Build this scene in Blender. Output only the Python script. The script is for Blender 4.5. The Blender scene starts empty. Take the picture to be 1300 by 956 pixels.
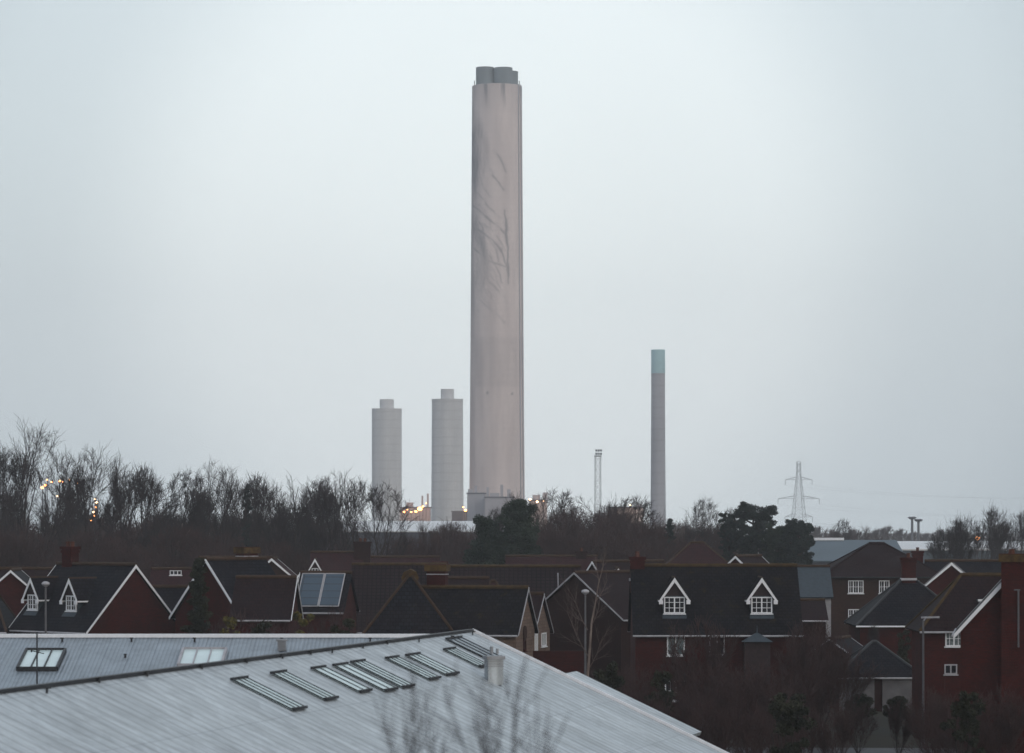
import bpy, math, random
import numpy as np
from mathutils import Vector, Matrix

# ------------------------------------------------------------------ basics
S = bpy.context.scene
COL = S.collection
F, CX, HY, CZ = 4000.0, 650.0, 660.0, 12.0     # focal length, centre column, horizon row (photo pixels), eye height (m)

def at(px, py, Y):
    return Vector(((px - CX) * Y / F, Y, CZ - (py - HY) * Y / F))
def zat(py, Y):
    return CZ - (py - HY) * Y / F
def R(d):
    return math.radians(d)

class MB:
    """collects faces with metre-scaled uvs (u horizontal, v up the slope)"""
    def __init__(s):
        s.v = []; s.f = []; s.uv = []
    def poly(s, pts):
        pts = [Vector(p) for p in pts]
        n = Vector((0, 0, 0))
        for i in range(len(pts)):
            a, b = pts[i], pts[(i + 1) % len(pts)]
            n += Vector(((a.y - b.y) * (a.z + b.z), (a.z - b.z) * (a.x + b.x), (a.x - b.x) * (a.y + b.y)))
        if n.length < 1e-9: return
        n.normalize()
        u = Vector((1, 0, 0)) if abs(n.z) > .995 else Vector((0, 0, 1)).cross(n).normalized()
        w = n.cross(u)
        i0 = len(s.v)
        s.v += [tuple(p) for p in pts]
        s.f.append(list(range(i0, i0 + len(pts))))
        s.uv += [(p.dot(u), p.dot(w)) for p in pts]
        return n
    def slab(s, pts, th):
        pts = [Vector(p) for p in pts]
        n = s.poly(pts)
        if n is None: return
        lo = [p - n * th for p in pts]
        s.poly(lo[::-1])
        k = len(pts)
        for i in range(k):
            j = (i + 1) % k
            s.poly([pts[i], lo[i], lo[j], pts[j]])
    def box(s, c, d, rz=0):
        c = Vector(c); M = Matrix.Rotation(rz, 3, 'Z')
        x, y, z = d[0] / 2, d[1] / 2, d[2] / 2
        q = lambda a, b, e: c + M @ Vector((a * x, b * y, e * z))
        s.poly([q(-1, -1, -1), q(1, -1, -1), q(1, -1, 1), q(-1, -1, 1)])
        s.poly([q(1, 1, -1), q(-1, 1, -1), q(-1, 1, 1), q(1, 1, 1)])
        s.poly([q(-1, 1, -1), q(-1, -1, -1), q(-1, -1, 1), q(-1, 1, 1)])
        s.poly([q(1, -1, -1), q(1, 1, -1), q(1, 1, 1), q(1, -1, 1)])
        s.poly([q(-1, -1, 1), q(1, -1, 1), q(1, 1, 1), q(-1, 1, 1)])
        s.poly([q(-1, 1, -1), q(1, 1, -1), q(1, -1, -1), q(-1, -1, -1)])
    def beam(s, p0, p1, wd, hg, up=(0, 0, 1)):
        p0 = Vector(p0); p1 = Vector(p1); d = (p1 - p0).normalized()
        up = Vector(up); a = d.cross(up)
        if a.length < 1e-4: a = d.cross(Vector((1, 0, 0)))
        a.normalize(); b = a.cross(d).normalized()
        a *= wd / 2; b *= hg / 2
        r = [(-1, -1), (1, -1), (1, 1), (-1, 1)]
        A = [p0 + a * i + b * j for i, j in r]; B = [p1 + a * i + b * j for i, j in r]
        for i in range(4):
            j = (i + 1) % 4
            s.poly([A[i], A[j], B[j], B[i]])
        s.poly(A[::-1]); s.poly(B)
    def tube(s, p0, p1, r0, r1=None, n=8, cap=True):
        r1 = r0 if r1 is None else r1
        p0 = Vector(p0); p1 = Vector(p1); d = (p1 - p0).normalized()
        a = d.cross(Vector((0, 0, 1)))
        if a.length < 1e-3: a = Vector((1, 0, 0))
        a.normalize(); b = d.cross(a)
        ring = lambda p, r: [p + (a * math.cos(2 * math.pi * i / n) + b * math.sin(2 * math.pi * i / n)) * r for i in range(n)]
        A = ring(p0, r0); B = ring(p1, r1)
        for i in range(n):
            j = (i + 1) % n
            s.poly([A[i], A[j], B[j], B[i]])
        if cap:
            s.poly(A[::-1]); s.poly(B)
    def ball(s, c, r, n=8, m=6, sz=1):
        c = Vector(c)
        g = lambda i, j: c + Vector((math.sin(math.pi * j / m) * math.cos(2 * math.pi * i / n), math.sin(math.pi * j / m) * math.sin(2 * math.pi * i / n), sz * math.cos(math.pi * j / m))) * r
        for j in range(m):
            for i in range(n):
                q = [g(i, j), g(i, j + 1), g(i + 1, j + 1), g(i + 1, j)]
                if j == 0: q = q[1:] if False else [q[0], q[1], q[2]]
                elif j == m - 1: q = [q[0], q[1], q[3]]
                s.poly(q)
    def build(s, name, mat, parent=None, smooth=False):
        me = bpy.data.meshes.new(name)
        me.from_pydata(s.v, [], s.f)
        uvl = me.uv_layers.new(name='UVMap')
        uvl.data.foreach_set('uv', [c for t in s.uv for c in t])
        if smooth: me.polygons.foreach_set('use_smooth', [True] * len(me.polygons))
        me.materials.append(mat)
        o = bpy.data.objects.new(name, me)
        COL.objects.link(o)
        if parent: o.parent = parent
        return o

def tag(o, label, cat, group=None):
    o['label'] = label; o['category'] = cat
    if group: o['group'] = group
    return o
def thing(name, label, cat, loc=(0, 0, 0), rz=0, group=None):
    o = bpy.data.objects.new(name, None); COL.objects.link(o)
    o.location = loc; o.rotation_euler = (0, 0, rz)
    o.empty_display_size = .5
    return tag(o, label, cat, group)
def copy_tree(o, parent=None):
    c = o.copy(); COL.objects.link(c); c.parent = parent
    for ch in list(o.children):
        copy_tree(ch, c)
    return c

# ------------------------------------------------------------------ materials
def mat(name, col, rough=.8, metal=0, var=.25, scale=1.5, col2=None, bump=0, detail=5, spec=.3):
    m = bpy.data.materials.new(name); m.use_nodes = True
    nt = m.node_tree; b = nt.nodes['Principled BSDF']
    b.inputs['Roughness'].default_value = rough; b.inputs['Metallic'].default_value = metal
    b.inputs['Specular IOR Level'].default_value = spec
    tc = nt.nodes.new('ShaderNodeTexCoord')
    nz = nt.nodes.new('ShaderNodeTexNoise'); nz.inputs['Scale'].default_value = scale; nz.inputs['Detail'].default_value = detail
    nt.links.new(tc.outputs['Object'], nz.inputs['Vector'])
    r = nt.nodes.new('ShaderNodeValToRGB')
    r.color_ramp.elements[0].position = .35; r.color_ramp.elements[1].position = .68
    c2 = col2 or tuple(min(1, c * (1 + var)) for c in col); c1 = tuple(c * (1 - var) for c in col) if not col2 else col
    r.color_ramp.elements[0].color = (*c1, 1); r.color_ramp.elements[1].color = (*c2, 1)
    nt.links.new(nz.outputs['Fac'], r.inputs[0]); nt.links.new(r.outputs[0], b.inputs['Base Color'])
    if bump:
        bp = nt.nodes.new('ShaderNodeBump'); bp.inputs['Strength'].default_value = .6; bp.inputs['Distance'].default_value = bump
        nt.links.new(nz.outputs['Fac'], bp.inputs['Height']); nt.links.new(bp.outputs[0], b.inputs['Normal'])
    return m

def coursed(name, c1, c2, mortar, bw, bh, msize, stain=(.02, .015, .01), stain_amt=.5, rough=.85, offset=.5, bump=.02, moss=None, spec=.1, stain_scale=.5):
    """brickwork or roof tiles laid in courses, with dirt and (optionally) moss"""
    m = bpy.data.materials.new(name); m.use_nodes = True
    nt = m.node_tree; L = nt.links; N = nt.nodes; b = N['Principled BSDF']
    b.inputs['Roughness'].default_value = rough; b.inputs['Specular IOR Level'].default_value = spec
    uv = N.new('ShaderNodeTexCoord'); br = N.new('ShaderNodeTexBrick')
    br.inputs['Color1'].default_value = (*c1, 1); br.inputs['Color2'].default_value = (*c2, 1); br.inputs['Mortar'].default_value = (*mortar, 1)
    br.inputs['Scale'].default_value = 1; br.inputs['Brick Width'].default_value = bw; br.inputs['Row Height'].default_value = bh
    br.inputs['Mortar Size'].default_value = msize; br.inputs['Mortar Smooth'].default_value = .3; br.inputs['Bias'].default_value = 0
    br.offset = offset
    L.new(uv.outputs['UV'], br.inputs['Vector'])
    nz = N.new('ShaderNodeTexNoise'); nz.inputs['Scale'].default_value = stain_scale; nz.inputs['Detail'].default_value = 8; nz.inputs['Roughness'].default_value = .65
    L.new(uv.outputs['Object'], nz.inputs['Vector'])
    rp = N.new('ShaderNodeValToRGB'); rp.color_ramp.elements[0].position = .42; rp.color_ramp.elements[1].position = .7
    L.new(nz.outputs['Fac'], rp.inputs[0])
    mu = N.new('ShaderNodeMath'); mu.operation = 'MULTIPLY'; mu.inputs[1].default_value = stain_amt
    L.new(rp.outputs[0], mu.inputs[0])
    mx = N.new('ShaderNodeMix'); mx.data_type = 'RGBA'
    L.new(mu.outputs[0], mx.inputs['Factor']); L.new(br.outputs['Color'], mx.inputs['A']); mx.inputs['B'].default_value = (*stain, 1)
    out = mx.outputs['Result']
    if moss:
        n2 = N.new('ShaderNodeTexNoise'); n2.inputs['Scale'].default_value = 1.7; n2.inputs['Detail'].default_value = 9; n2.inputs['Roughness'].default_value = .75
        L.new(uv.outputs['Object'], n2.inputs['Vector'])
        r2 = N.new('ShaderNodeValToRGB'); r2.color_ramp.elements[0].position = moss[1]; r2.color_ramp.elements[1].position = moss[1] + .12
        L.new(n2.outputs['Fac'], r2.inputs[0])
        m2 = N.new('ShaderNodeMix'); m2.data_type = 'RGBA'
        L.new(r2.outputs[0], m2.inputs['Factor']); L.new(out, m2.inputs['A']); m2.inputs['B'].default_value = (*moss[0], 1)
        out = m2.outputs['Result']
    L.new(out, b.inputs['Base Color'])
    bp = N.new('ShaderNodeBump'); bp.inputs['Strength'].default_value = 1; bp.inputs['Distance'].default_value = bump; bp.invert = True
    L.new(br.outputs['Fac'], bp.inputs['Height']); L.new(bp.outputs[0], b.inputs['Normal'])
    return m

def emit(name, col, st):
    m = bpy.data.materials.new(name); m.use_nodes = True; b = m.node_tree.nodes['Principled BSDF']
    b.inputs['Base Color'].default_value = (*col, 1); b.inputs['Emission Color'].default_value = (*col, 1); b.inputs['Emission Strength'].default_value = st
    return m

M = {}
M['brick'] = coursed('red_brick', (.070, .0095, .008), (.044, .0075, .0065), (.036, .014, .012), .225, .075, .012, stain=(.022, .008, .007), stain_amt=.7)
M['brick_brown'] = coursed('brown_brick', (.06, .03, .024), (.042, .023, .019), (.035, .024, .02), .225, .075, .012, stain=(.03, .02, .018), stain_amt=.5)
M['brick_dark'] = coursed('dark_brick', (.035, .013, .012), (.025, .011, .010), (.022, .012, .011), .225, .075, .012, stain=(.02, .01, .01), stain_amt=.6)
M['stone'] = coursed('buff_stone', (.20, .14, .11), (.15, .11, .09), (.12, .09, .08), .4, .2, .02, stain=(.1, .07, .055), stain_amt=.7, stain_scale=1.5)
M['slate'] = coursed('blue_black_slate', (.015, .016, .022), (.007, .0075, .012), (.003, .003, .005), .3, .25, .03, stain=(.02, .013, .014), stain_amt=.5, rough=.7, bump=.02, spec=.06, moss=((.035, .022, .012), .62))
M['slate_moss'] = coursed('mossy_slate', (.014, .0135, .017), (.006, .006, .009), (.003, .003, .004), .3, .25, .03, stain=(.018, .012, .012), stain_amt=.5, rough=.75, bump=.02, spec=.06, moss=((.03, .022, .009), .56))
M['tile_brown'] = coursed('brown_plain_tile', (.024, .0125, .013), (.017, .0095, .011), (.009, .006, .007), .3, .26, .02, stain=(.02, .016, .02), stain_amt=.6, rough=.8, bump=.03, spec=.06, moss=((.05, .028, .012), .64))
M['tile_red'] = coursed('dull_red_tile', (.042, .016, .018), (.03, .013, .015), (.014, .007, .009), .3, .26, .02, stain=(.03, .018, .02), stain_amt=.5, rough=.85, bump=.02, spec=.06)
M['pantile'] = coursed('interlocking_tile', (.023, .0145, .0175), (.017, .012, .015), (.006, .005, .006), .33, .33, .05, stain=(.03, .015, .015), stain_amt=.4, rough=.75, offset=0, bump=.05, spec=.06)
M['ridge'] = mat('terracotta_ridge', (.045, .023, .013), .9, var=.5, scale=3, col2=(.03, .018, .009))
M['ridge_moss'] = mat('mossy_ridge', (.058, .036, .012), .95, scale=2.5, col2=(.035, .02, .009), bump=.05)
M['white'] = mat('white_paint', (.72, .74, .78), .45, var=.06, scale=4)
M['offwhite'] = mat('weathered_paint', (.35, .35, .38), .6, var=.15, scale=3)
M['render'] = mat('pale_render', (.3, .3, .32), .9, var=.15)
M['glass'] = mat('dark_glass', (.012, .014, .02), .08, var=.3, spec=.5)
M['curtain_glass'] = mat('curtained_glass', (.05, .07, .08), .15, scale=6, col2=(.2, .24, .26), spec=.5)
M['lead'] = mat('lead_cladding', (.032, .046, .060), .55, var=.15, scale=4)
M['hung'] = mat('dark_gable_panel', (.03, .018, .02), .8, var=.2, scale=6)
M['pot'] = mat('chimney_clay', (.08, .03, .02), .9, var=.3, scale=5)
M['moss'] = mat('yellow_moss', (.085, .052, .016), 1, scale=3, col2=(.04, .022, .011), bump=.08)
M['steel'] = mat('galvanised_steel', (.25, .26, .28), .5, metal=.5, var=.15)
M['dark_metal'] = mat('dark_metal', (.02, .022, .026), .5, var=.2)
M['pole'] = mat('painted_lamp_post', (.10, .10, .11), .6, var=.2)
M['bark'] = mat('dark_bark', (.03, .024, .023), .95, scale=3, col2=(.05, .04, .038))
M['twig'] = mat('dark_twigs', (.024, .019, .021), .95, scale=.4, col2=(.042, .031, .033))
M['twig_red'] = mat('reddish_twigs', (.042, .023, .023), .95, scale=.4, col2=(.065, .036, .035))
M['twig_pale'] = mat('pale_twigs', (.13, .10, .09), .95, scale=.6, col2=(.08, .06, .055))
M['bark_pale'] = mat('pale_bark', (.20, .16, .14), .9, scale=2, col2=(.12, .09, .08))
M['needle'] = mat('dark_needles', (.014, .024, .018), .9, scale=.5, col2=(.034, .050, .034))
M['needle_blue'] = mat('blue_needles', (.013, .020, .020), .9, scale=.5, col2=(.028, .042, .038))
M['leaf'] = mat('evergreen_leaves', (.018, .024, .010), .8, scale=1.2, col2=(.06, .062, .018))
M['leaf_yel'] = mat('variegated_leaves', (.03, .03, .01), .8, scale=3, col2=(.17, .14, .035))
M['leaf_dark'] = mat('dark_leaves', (.010, .014, .008), .85, scale=1.2, col2=(.03, .03, .014))

# ------------------------------------------------------------------ houses
def window(parent, org, right, out, w, h, cols=2, rows=2, frame='white', glass='glass', name='window', arch=False, fw=.07):
    """frame standing proud of the wall with its glazing as a sub-part; org = centre of the opening on the wall face"""
    org = Vector(org); r = Vector(right).normalized(); o = Vector(out).normalized(); u = Vector((0, 0, 1))
    f = MB()
    def bar(x0, z0, x1, z1, t=fw, dp=.07):
        f.beam(org + r * x0 + u * z0 + o * dp / 2, org + r * x1 + u * z1 + o * dp / 2, t, dp, up=o)
    bar(-w / 2, -h / 2 + fw / 2, w / 2, -h / 2 + fw / 2); bar(-w / 2, h / 2 - fw / 2, w / 2, h / 2 - fw / 2)
    bar(-w / 2 + fw / 2, -h / 2, -w / 2 + fw / 2, h / 2, dp=.067); bar(w / 2 - fw / 2, -h / 2, w / 2 - fw / 2, h / 2, dp=.067)
    for i in range(1, cols):
        x = -w / 2 + w * i / cols; bar(x, -h / 2, x, h / 2, fw * 1.1, .062)
    sub = cols * 2 if rows > 1 else cols
    if rows > 1:
        for i in range(1, rows):
            z = -h / 2 + h * i / rows; bar(-w / 2, z, w / 2, z, .032, .050)
        for i in range(sub):
            if i % 2 == 1:
                x = -w / 2 + w * i / sub; bar(x, -h / 2, x, h / 2, .032, .045)
    f.beam(org + r * (-w / 2 - .06) + u * (-h / 2 - .04) + o * .06, org + r * (w / 2 + .06) + u * (-h / 2 - .04) + o * .06, .12, .06, up=u)
    fo = f.build(name, M[frame], parent)
    g = MB()
    p = lambda x, z: org + r * x + u * z + o * .018
    g.slab([p(-w / 2 + .02, -h / 2 + .02), p(w / 2 - .02, -h / 2 + .02), p(w / 2 - .02, h / 2 - .02), p(-w / 2 + .02, h / 2 - .02)] if r.cross(u).dot(o) > 0 else
           [p(-w / 2 + .02, h / 2 - .02), p(w / 2 - .02, h / 2 - .02), p(w / 2 - .02, -h / 2 + .02), p(-w / 2 + .02, -h / 2 + .02)], .014)
    g.build('pane', M[glass], fo)
    return fo

def chimney(parent, x, y, z0, z1, wx, wy, wallm='brick', pots=2, mossy=False, flash=False, band=False):
    c = MB()
    c.box((x, y, (z0 + z1) / 2), (wx, wy, z1 - z0))
    c.box((x, y, z1 - .30), (wx + .1, wy + .1, .14)); c.box((x, y, z1 - .08), (wx + .18, wy + .18, .18))
    o = c.build('chimney', M[wallm], parent)
    for k in range(pots):
        q = MB(); xx = x + (k - (pots - 1) / 2) * .42
        q.tube((xx, y, z1), (xx, y, z1 + .32), .13, .11, 8); q.tube((xx, y, z1 + .24), (xx, y, z1 + .30), .15, .15, 8)
        q.build('chimney_pot', M['pot'], o)
    if mossy:
        q = MB(); q.box((x, y, z1 - .2), (wx + .24, wy + .24, .36)); q.build('moss_growth', M['moss'], o)
    if flash:
        q = MB(); q.box((x, y, z0 + flash), (wx + .12, wy + .12, .16)); q.build('flashing', M['offwhite'], o)
    if band:
        q = MB(); q.box((x, y, z1 - .55), (wx + .06, wy + .06, .05)); q.build('band_course', M['offwhite'], o)
    return o

def dormer(parent, H, u, zs, ze, zr, dw, ww, wh, cheek='lead', front='hung', rows=3, board='white'):
    w, he, hr = H['w'], H['he'], H['hr']
    ys = lambda z: -w * (hr - z) / (hr - he)
    yf = ys(zs) - .05
    b = MB()
    h2 = dw / 2
    b.poly([(u - h2, yf, zs - .1), (u + h2, yf, zs - .1), (u + h2, yf, ze), (u - h2, yf, ze)])
    b.poly([(u - h2, ys(zs - .1) + .02, zs - .1), (u - h2, yf, zs - .1), (u - h2, yf, ze), (u - h2, ys(ze) + .1, ze)])
    b.poly([(u + h2, yf, zs - .1), (u + h2, ys(zs - .1) + .02, zs - .1), (u + h2, ys(ze) + .1, ze), (u + h2, yf, ze)])
    # sloping apron under the sill
    b.poly([(u - h2 - .04, yf - .32, zs - .40 + .03), (u + h2 + .04, yf - .32, zs - .40 + .03), (u + h2 + .04, yf - .01, zs - .02), (u - h2 - .04, yf - .01, zs - .02)])
    do = b.build('dormer', M[cheek], parent)
    g = MB(); g.slab([(u - h2, yf - .03, ze), (u + h2, yf - .03, ze), (u, yf - .03, zr - .05)], .03); g.build('gable_panel', M[front], do)
    e = .22; sl = (zr - ze) / (dw / 2); zee = ze - sl * e + .06; yo = yf - .22
    r = MB()
    r.slab([(u - h2 - e, yo, zee), (u, yo, zr), (u, ys(zr) + .15, zr), (u - h2 - e, ys(zee) + .15, zee)][::-1], .07)
    r.slab([(u, yo, zr), (u + h2 + e, yo, zee), (u + h2 + e, ys(zee) + .15, zee), (u, ys(zr) + .15, zr)][::-1], .07)
    r.build('dormer_roof', M[H['roofm']], do)
    t = MB(); t.tube((u, yo, zr + .02), (u, ys(zr), zr + .02), .09, n=6); t.build('ridge_tiles', M['ridge'], do)
    v = MB(); bt = .19
    for sg in (-1, 1):
        a0 = Vector((u + sg * (h2 + e), yo - .03, zee)); a1 = Vector((u, yo - .03, zr))
        q = [a0 + Vector((0, 0, .03)), a1 + Vector((0, 0, .03)), a1 - Vector((0, 0, bt * 1.35)), a0 - Vector((0, 0, bt * .9)), ]
        v.slab(q if sg > 0 else q[::-1], .035)
        v.box((u + sg * (h2 + e - .09), yo - .045, zee - .10), (.24, .04, .24))
        v.box((u + sg * (h2 + e + .02), (yo + ys(zee)) / 2, zee - .04), (.05, abs(yo - ys(zee)) - .02, .09))
    v.build('bargeboard', M[board], do)
    f = MB(); zc = (zs + ze) / 2 - .02
    wf = window(do, (u, yf, zc), (1, 0, 0), (0, -1, 0), ww, wh, 2, rows, name='window')
    # keep glazing at sub-part depth
    for ch in list(wf.children): ch.parent = do
    return do

def house(name, label, cat, px, Y, rz, L, w, ridge, eave, anchor=0, hip=(0, 0), wall='brick', roof='slate', ridgem='ridge',
          boards=(True, True), ov=.3, gutter=True, group=None, board='white', gut='offwhite', bw=.12):
    rz = R(rz); zr, ze = zat(ridge, Y), zat(eave, Y)
    ax, ay = (anchor, 0) if not isinstance(anchor, tuple) else anchor
    X = (px - CX) * Y / F
    cx = X - (math.cos(rz) * ax - math.sin(rz) * ay); cy = Y - (math.sin(rz) * ax + math.cos(rz) * ay)
    t = thing(name, label, cat, (cx, cy, 0), rz, group)
    s = (zr - ze) / (w + ov); he = ze + s * ov; hr = zr
    evl = ov if hip[0] else .16; evr = ov if hip[1] else .16
    xl, xr = -L / 2 - evl, L / 2 + evr
    rl = xl + hip[0]; rr = xr - hip[1]
    yo = w + ov
    q = MB(); th = .13
    q.slab([(xl, -yo, ze), (xr, -yo, ze), (rr, 0, zr), (rl, 0, zr)], th)
    q.slab([(xr, yo, ze), (xl, yo, ze), (rl, 0, zr), (rr, 0, zr)], th)
    if hip[0]: q.slab([(xl, yo, ze), (xl, -yo, ze), (rl, 0, zr)], th)
    if hip[1]: q.slab([(xr, -yo, ze), (xr, yo, ze), (rr, 0, zr)], th)
    ro = q.build('roof', M[roof], t)
    k = MB()
    n = max(1, int((rr - rl) / .45))
    for i in range(n):
        a = rl + (rr - rl) * i / n; b = rl + (rr - rl) * (i + 1) / n
        k.tube((a, 0, zr + .01), (b + .01, 0, zr + .01), .125 + .012 * (i % 2), .12, 8)
    for sx, rx, hp in ((xl, rl, hip[0]), (xr, rr, hip[1])):
        if hp:
            for sg in (-1, 1): k.tube((rx, 0, zr), (sx, sg * yo, ze), .09, .09, 6)
    k.build('ridge_tiles', M[ridgem], ro)
    wb = MB(); hz = he - .16; wz = w - .02; zt = zr - .18
    xL, xR = -L / 2, L / 2
    wb.poly([(xL, -wz, 0), (xR, -wz, 0), (xR, -wz, hz), (xL, -wz, hz)])
    wb.poly([(xR, wz, 0), (xL, wz, 0), (xL, wz, hz), (xR, wz, hz)])
    wb.poly([(xR, -wz, 0), (xR, wz, 0), (xR, wz, hz)] + ([] if hip[1] else [(xR, 0, zt)]) + [(xR, -wz, hz)])
    wb.poly([(xL, wz, 0), (xL, -wz, 0), (xL, -wz, hz)] + ([] if hip[0] else [(xL, 0, zt)]) + [(xL, wz, hz)])
    wb.poly([(xL, -wz, hz), (xR, -wz, hz), (xR, wz, hz), (xL, wz, hz)])
    wb.build('wall', M[wall], t)
    for end, (bx, hp) in enumerate(((xl, hip[0]), (xr, hip[1]))):
        if hp or not boards[end]: continue
        v = MB(); sg = -1 if end == 0 else 1; x0 = bx + sg * .035
        for sy in (-1, 1):
            p = [(x0, sy * yo, ze + .02), (x0, 0, zr + .02), (x0, 0, zr - bw * 1.35), (x0, sy * yo, ze - bw)]
            p = [Vector(c) for c in p]
            v.slab(p if (sy * sg) > 0 else p[::-1], .035) if False else v.slab(p, .035)
        v.build('bargeboard', M[board], t)
    if gutter:
        for sy in (-1, 1):
            v = MB(); v.tube((xl, sy * (yo + .06), ze - .06), (xr, sy * (yo + .06), ze - .06), .06, n=6); v.build('gutter', M[gut], t)
    return t, dict(w=w, he=he, hr=hr, roofm=roof, L=L, ze=ze, zr=zr, yo=yo, Y=Y)

def front_window(t, H, u, z, w, h, **k):
    return window(t, (u, -H['w'] + .02, z), (1, 0, 0), (0, -1, 0), w, h, **k)
def right_window(t, H, u, z, w, h, **k):
    return window(t, (H['L'] / 2, u, z), (0, 1, 0), (1, 0, 0), w, h, **k)
def left_window(t, H, u, z, w, h, **k):
    return window(t, (-H['L'] / 2, u, z), (0, -1, 0), (-1, 0, 0), w, h, **k)

exec_houses = True
# --- A: gabled house on the far left, its gable turned to the right
t, H = house('brick_house', 'brick house at far left with a full white edged gable and two narrow dormers', 'house',
             170, 190, -43, 7.15, 3.55, 717, 801, anchor=3.57, roof='slate', bw=.13)
for u in (1.0, -2.7): dormer(t, H, u, 6.55, 7.45, 8.45, 1.15, .95, .92)
chimney(t, -2.6, .1, 8.6, 10.35, .9, .6, pots=2, mossy=False)
# --- houses at the left edge behind it
t, H = house('brick_house', 'dark roofed house at the left edge, its ridge just above the first narrow dormer', 'house', 20, 225, 0, 9, 4.2, 722, 790, roof='tile_brown')
house('gabled_extension', 'small white edged gable standing at the left edge between two dark roofs', 'house', 14, 216, 90, 4, 1.3, 724, 750, anchor=-2, roof='slate', gutter=False)
house('brick_house', 'hipped dark slate roof cut off by the left edge of the photo', 'house', -22, 194, 0, 3.4, 3, 742, 800, hip=(1, 1.5), roof='slate')
t, H = house('brick_house', 'low dark slate roof with a hipped end just right of the big red gable', 'house', 212, 198, -4, 5.0, 2.3, 745, 799, hip=(0, 1.15), roof='slate', boards=(False, False), gut='white')
t, H = house('brick_house', 'low brown roofs with a tiny white window between the big red gable and the conifer', 'house', 224, 245, 0, 3.6, 2.6, 722, 760, roof='tile_red', boards=(False, False), gutter=False)
window(t, (.2, -2.4, zat(727, 243)), (1, 0, 0), (0, -1, 0), .9, .35, 3, 1, fw=.05)
# --- D group
t, H = house('brick_house', 'house with a white verge running down right beside the dark conifer', 'house', 264, 187, 45.7, 4.4, 3.05, 710, 785, anchor=-2.2, roof='slate', bw=.15, boards=(True, False))
chimney(t, 1.2, .4, 8.9, zat(695, 187), 1.1, .7, mossy=True, pots=0, band=True)
t, H = house('brick_house', 'lower brown tiled wing in front of the house with the squat mossy chimney', 'house', 338, 181, -4, 3.2, 2.3, 733, 785, roof='tile_brown', boards=(False, True), bw=.06)
t, H = house('brick_house', 'red tiled roof between the squat mossy chimney and the small white edged gable', 'house', 300, 222, 0, 5.0, 3.4, 708, 760, roof='tile_red', boards=(False, False), gutter=False)
house('gabled_extension', 'brick gable with thin white edges poking above the brown wing', 'house', 345, 214, 90, 4, 1.5, 709, 738, anchor=-2, wall='brick_brown', roof='tile_red', gutter=False)
# --- F: solar roof
t, H = house('brick_house', 'house with two blue solar arrays covering its roof slope', 'house', 414, 205, -9, 3.1, 2.2, 727, 776, roof='slate', boards=(True, False), bw=.07)
sl = Vector((0, -H['yo'], H['ze'])) - Vector((0, 0, H['zr'])); nrm = Vector((0, -(H['zr'] - H['ze']), -0)).normalized()
M['solar'] = coursed('solar_cells', (.035, .062, .095), (.03, .055, .085), (.015, .02, .03), 1.35, .62, .03, stain=(.045, .07, .10), stain_amt=.4, rough=.25, offset=0, bump=.004, spec=.5)
def slope_pt(H, x, s, lift):   # s = 0 at the ridge, 1 at the eave
    n = Vector((0, -(H['zr'] - H['ze']), H['yo'])).normalized()
    return Vector((x, -H['yo'] * s, H['zr'] + (H['ze'] - H['zr']) * s)) + n * lift
for x0, x1 in ((-1.5, -.07), (.02, 1.30)):
    a = MB(); a.slab([slope_pt(H, x0, .87, .1), slope_pt(H, x1, .87, .1), slope_pt(H, x1, .05, .1), slope_pt(H, x0, .05, .1)], .05)
    p = a.build('solar_panel', M['solar'], t)
    b = MB()
    for (s0, s1, e0, e1) in ((x0, x1, .87, .87), (x0, x1, .05, .05), (x0, x0, .05, .87), (x1, x1, .05, .87)):
        b.beam(slope_pt(H, s0, e0, .1), slope_pt(H, s1, e1, .1), .06, .07)
    b.build('panel_frame', M['offwhite'], p)
house('gabled_extension', 'tiny brick gable with white edges at the left side of the solar panels', 'house', 381, 212, 90, 3, .55, 728, 741, anchor=-1.5, roof='tile_red', gutter=False, ov=.12)
# --- G: hazier house with triangular dormer
t, H = house('brick_house', 'distant dull red roofed house with one white edged dormer behind the solar panels', 'house', 428, 290, 0, 4.6, 3.6, 701, 752, roof='tile_red', gutter=False, boards=(False, False))
dormer(t, H, -1.9, 7.1, 7.6, 8.45, .9, .6, .5, rows=1)
chimney(t, 2.35, -.3, 7.6, 10.0, 1.5, .8, wallm='brick_dark', pots=2)
t, H = house('brick_house', 'distant red brown roof rising at the left end of the long tiled terrace', 'house', 500, 300, 0, 8.5, 3.5, 707, 752, roof='tile_red', gutter=False, boards=(False, False))
# --- H: terrace, two units
t, H = house('terraced_house', 'long tiled terrace roof with a mossy ridge to the left of the mossy chimney', 'house', 507, 234, 0, 6.75, 4.2, 716.5, 800, roof='pantile', ridgem='ridge_moss', boards=(False, False))
chimney(t, 3.0, .8, 7.4, zat(713, 234), 1.0, .7, pots=0)
t, H = house('terraced_house', 'long tiled terrace roof to the right of the mossy chimney', 'house', 652, 230, 0, 9.5, 4.2, 719, 797, roof='pantile', ridgem='ridge_moss', boards=(False, False), gut='white')
for u in (1.6, 3.3): front_window(t, H, u, zat(811, 226), 1.15, .95, cols=2, rows=1, glass='curtain_glass')
m = MB(); m.slab([slope_pt(H, 3.2, .12, .10), slope_pt(H, 3.26, .12, .10), slope_pt(H, 3.26, .98, .10), slope_pt(H, 3.2, .98, .10)][::-1], .05); m.build('verge_strip', M['offwhite'], t)
# --- small porch roof piece between
house('brick_house', 'low brown roof tucked behind the hipped slate roof beside the chimney with moss', 'house', 592, 200, 0, 2.6, 1.5, 734, 760, roof='tile_brown', boards=(False, False), gutter=False)
house('gabled_extension', 'small mossy hip roof peeping over the slate wing left of the stone gable', 'house', 626, 200, 0, .9, 1.1, 738, 758, hip=(.6, .6), roof='tile_red', ridgem='ridge', gutter=False)
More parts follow.
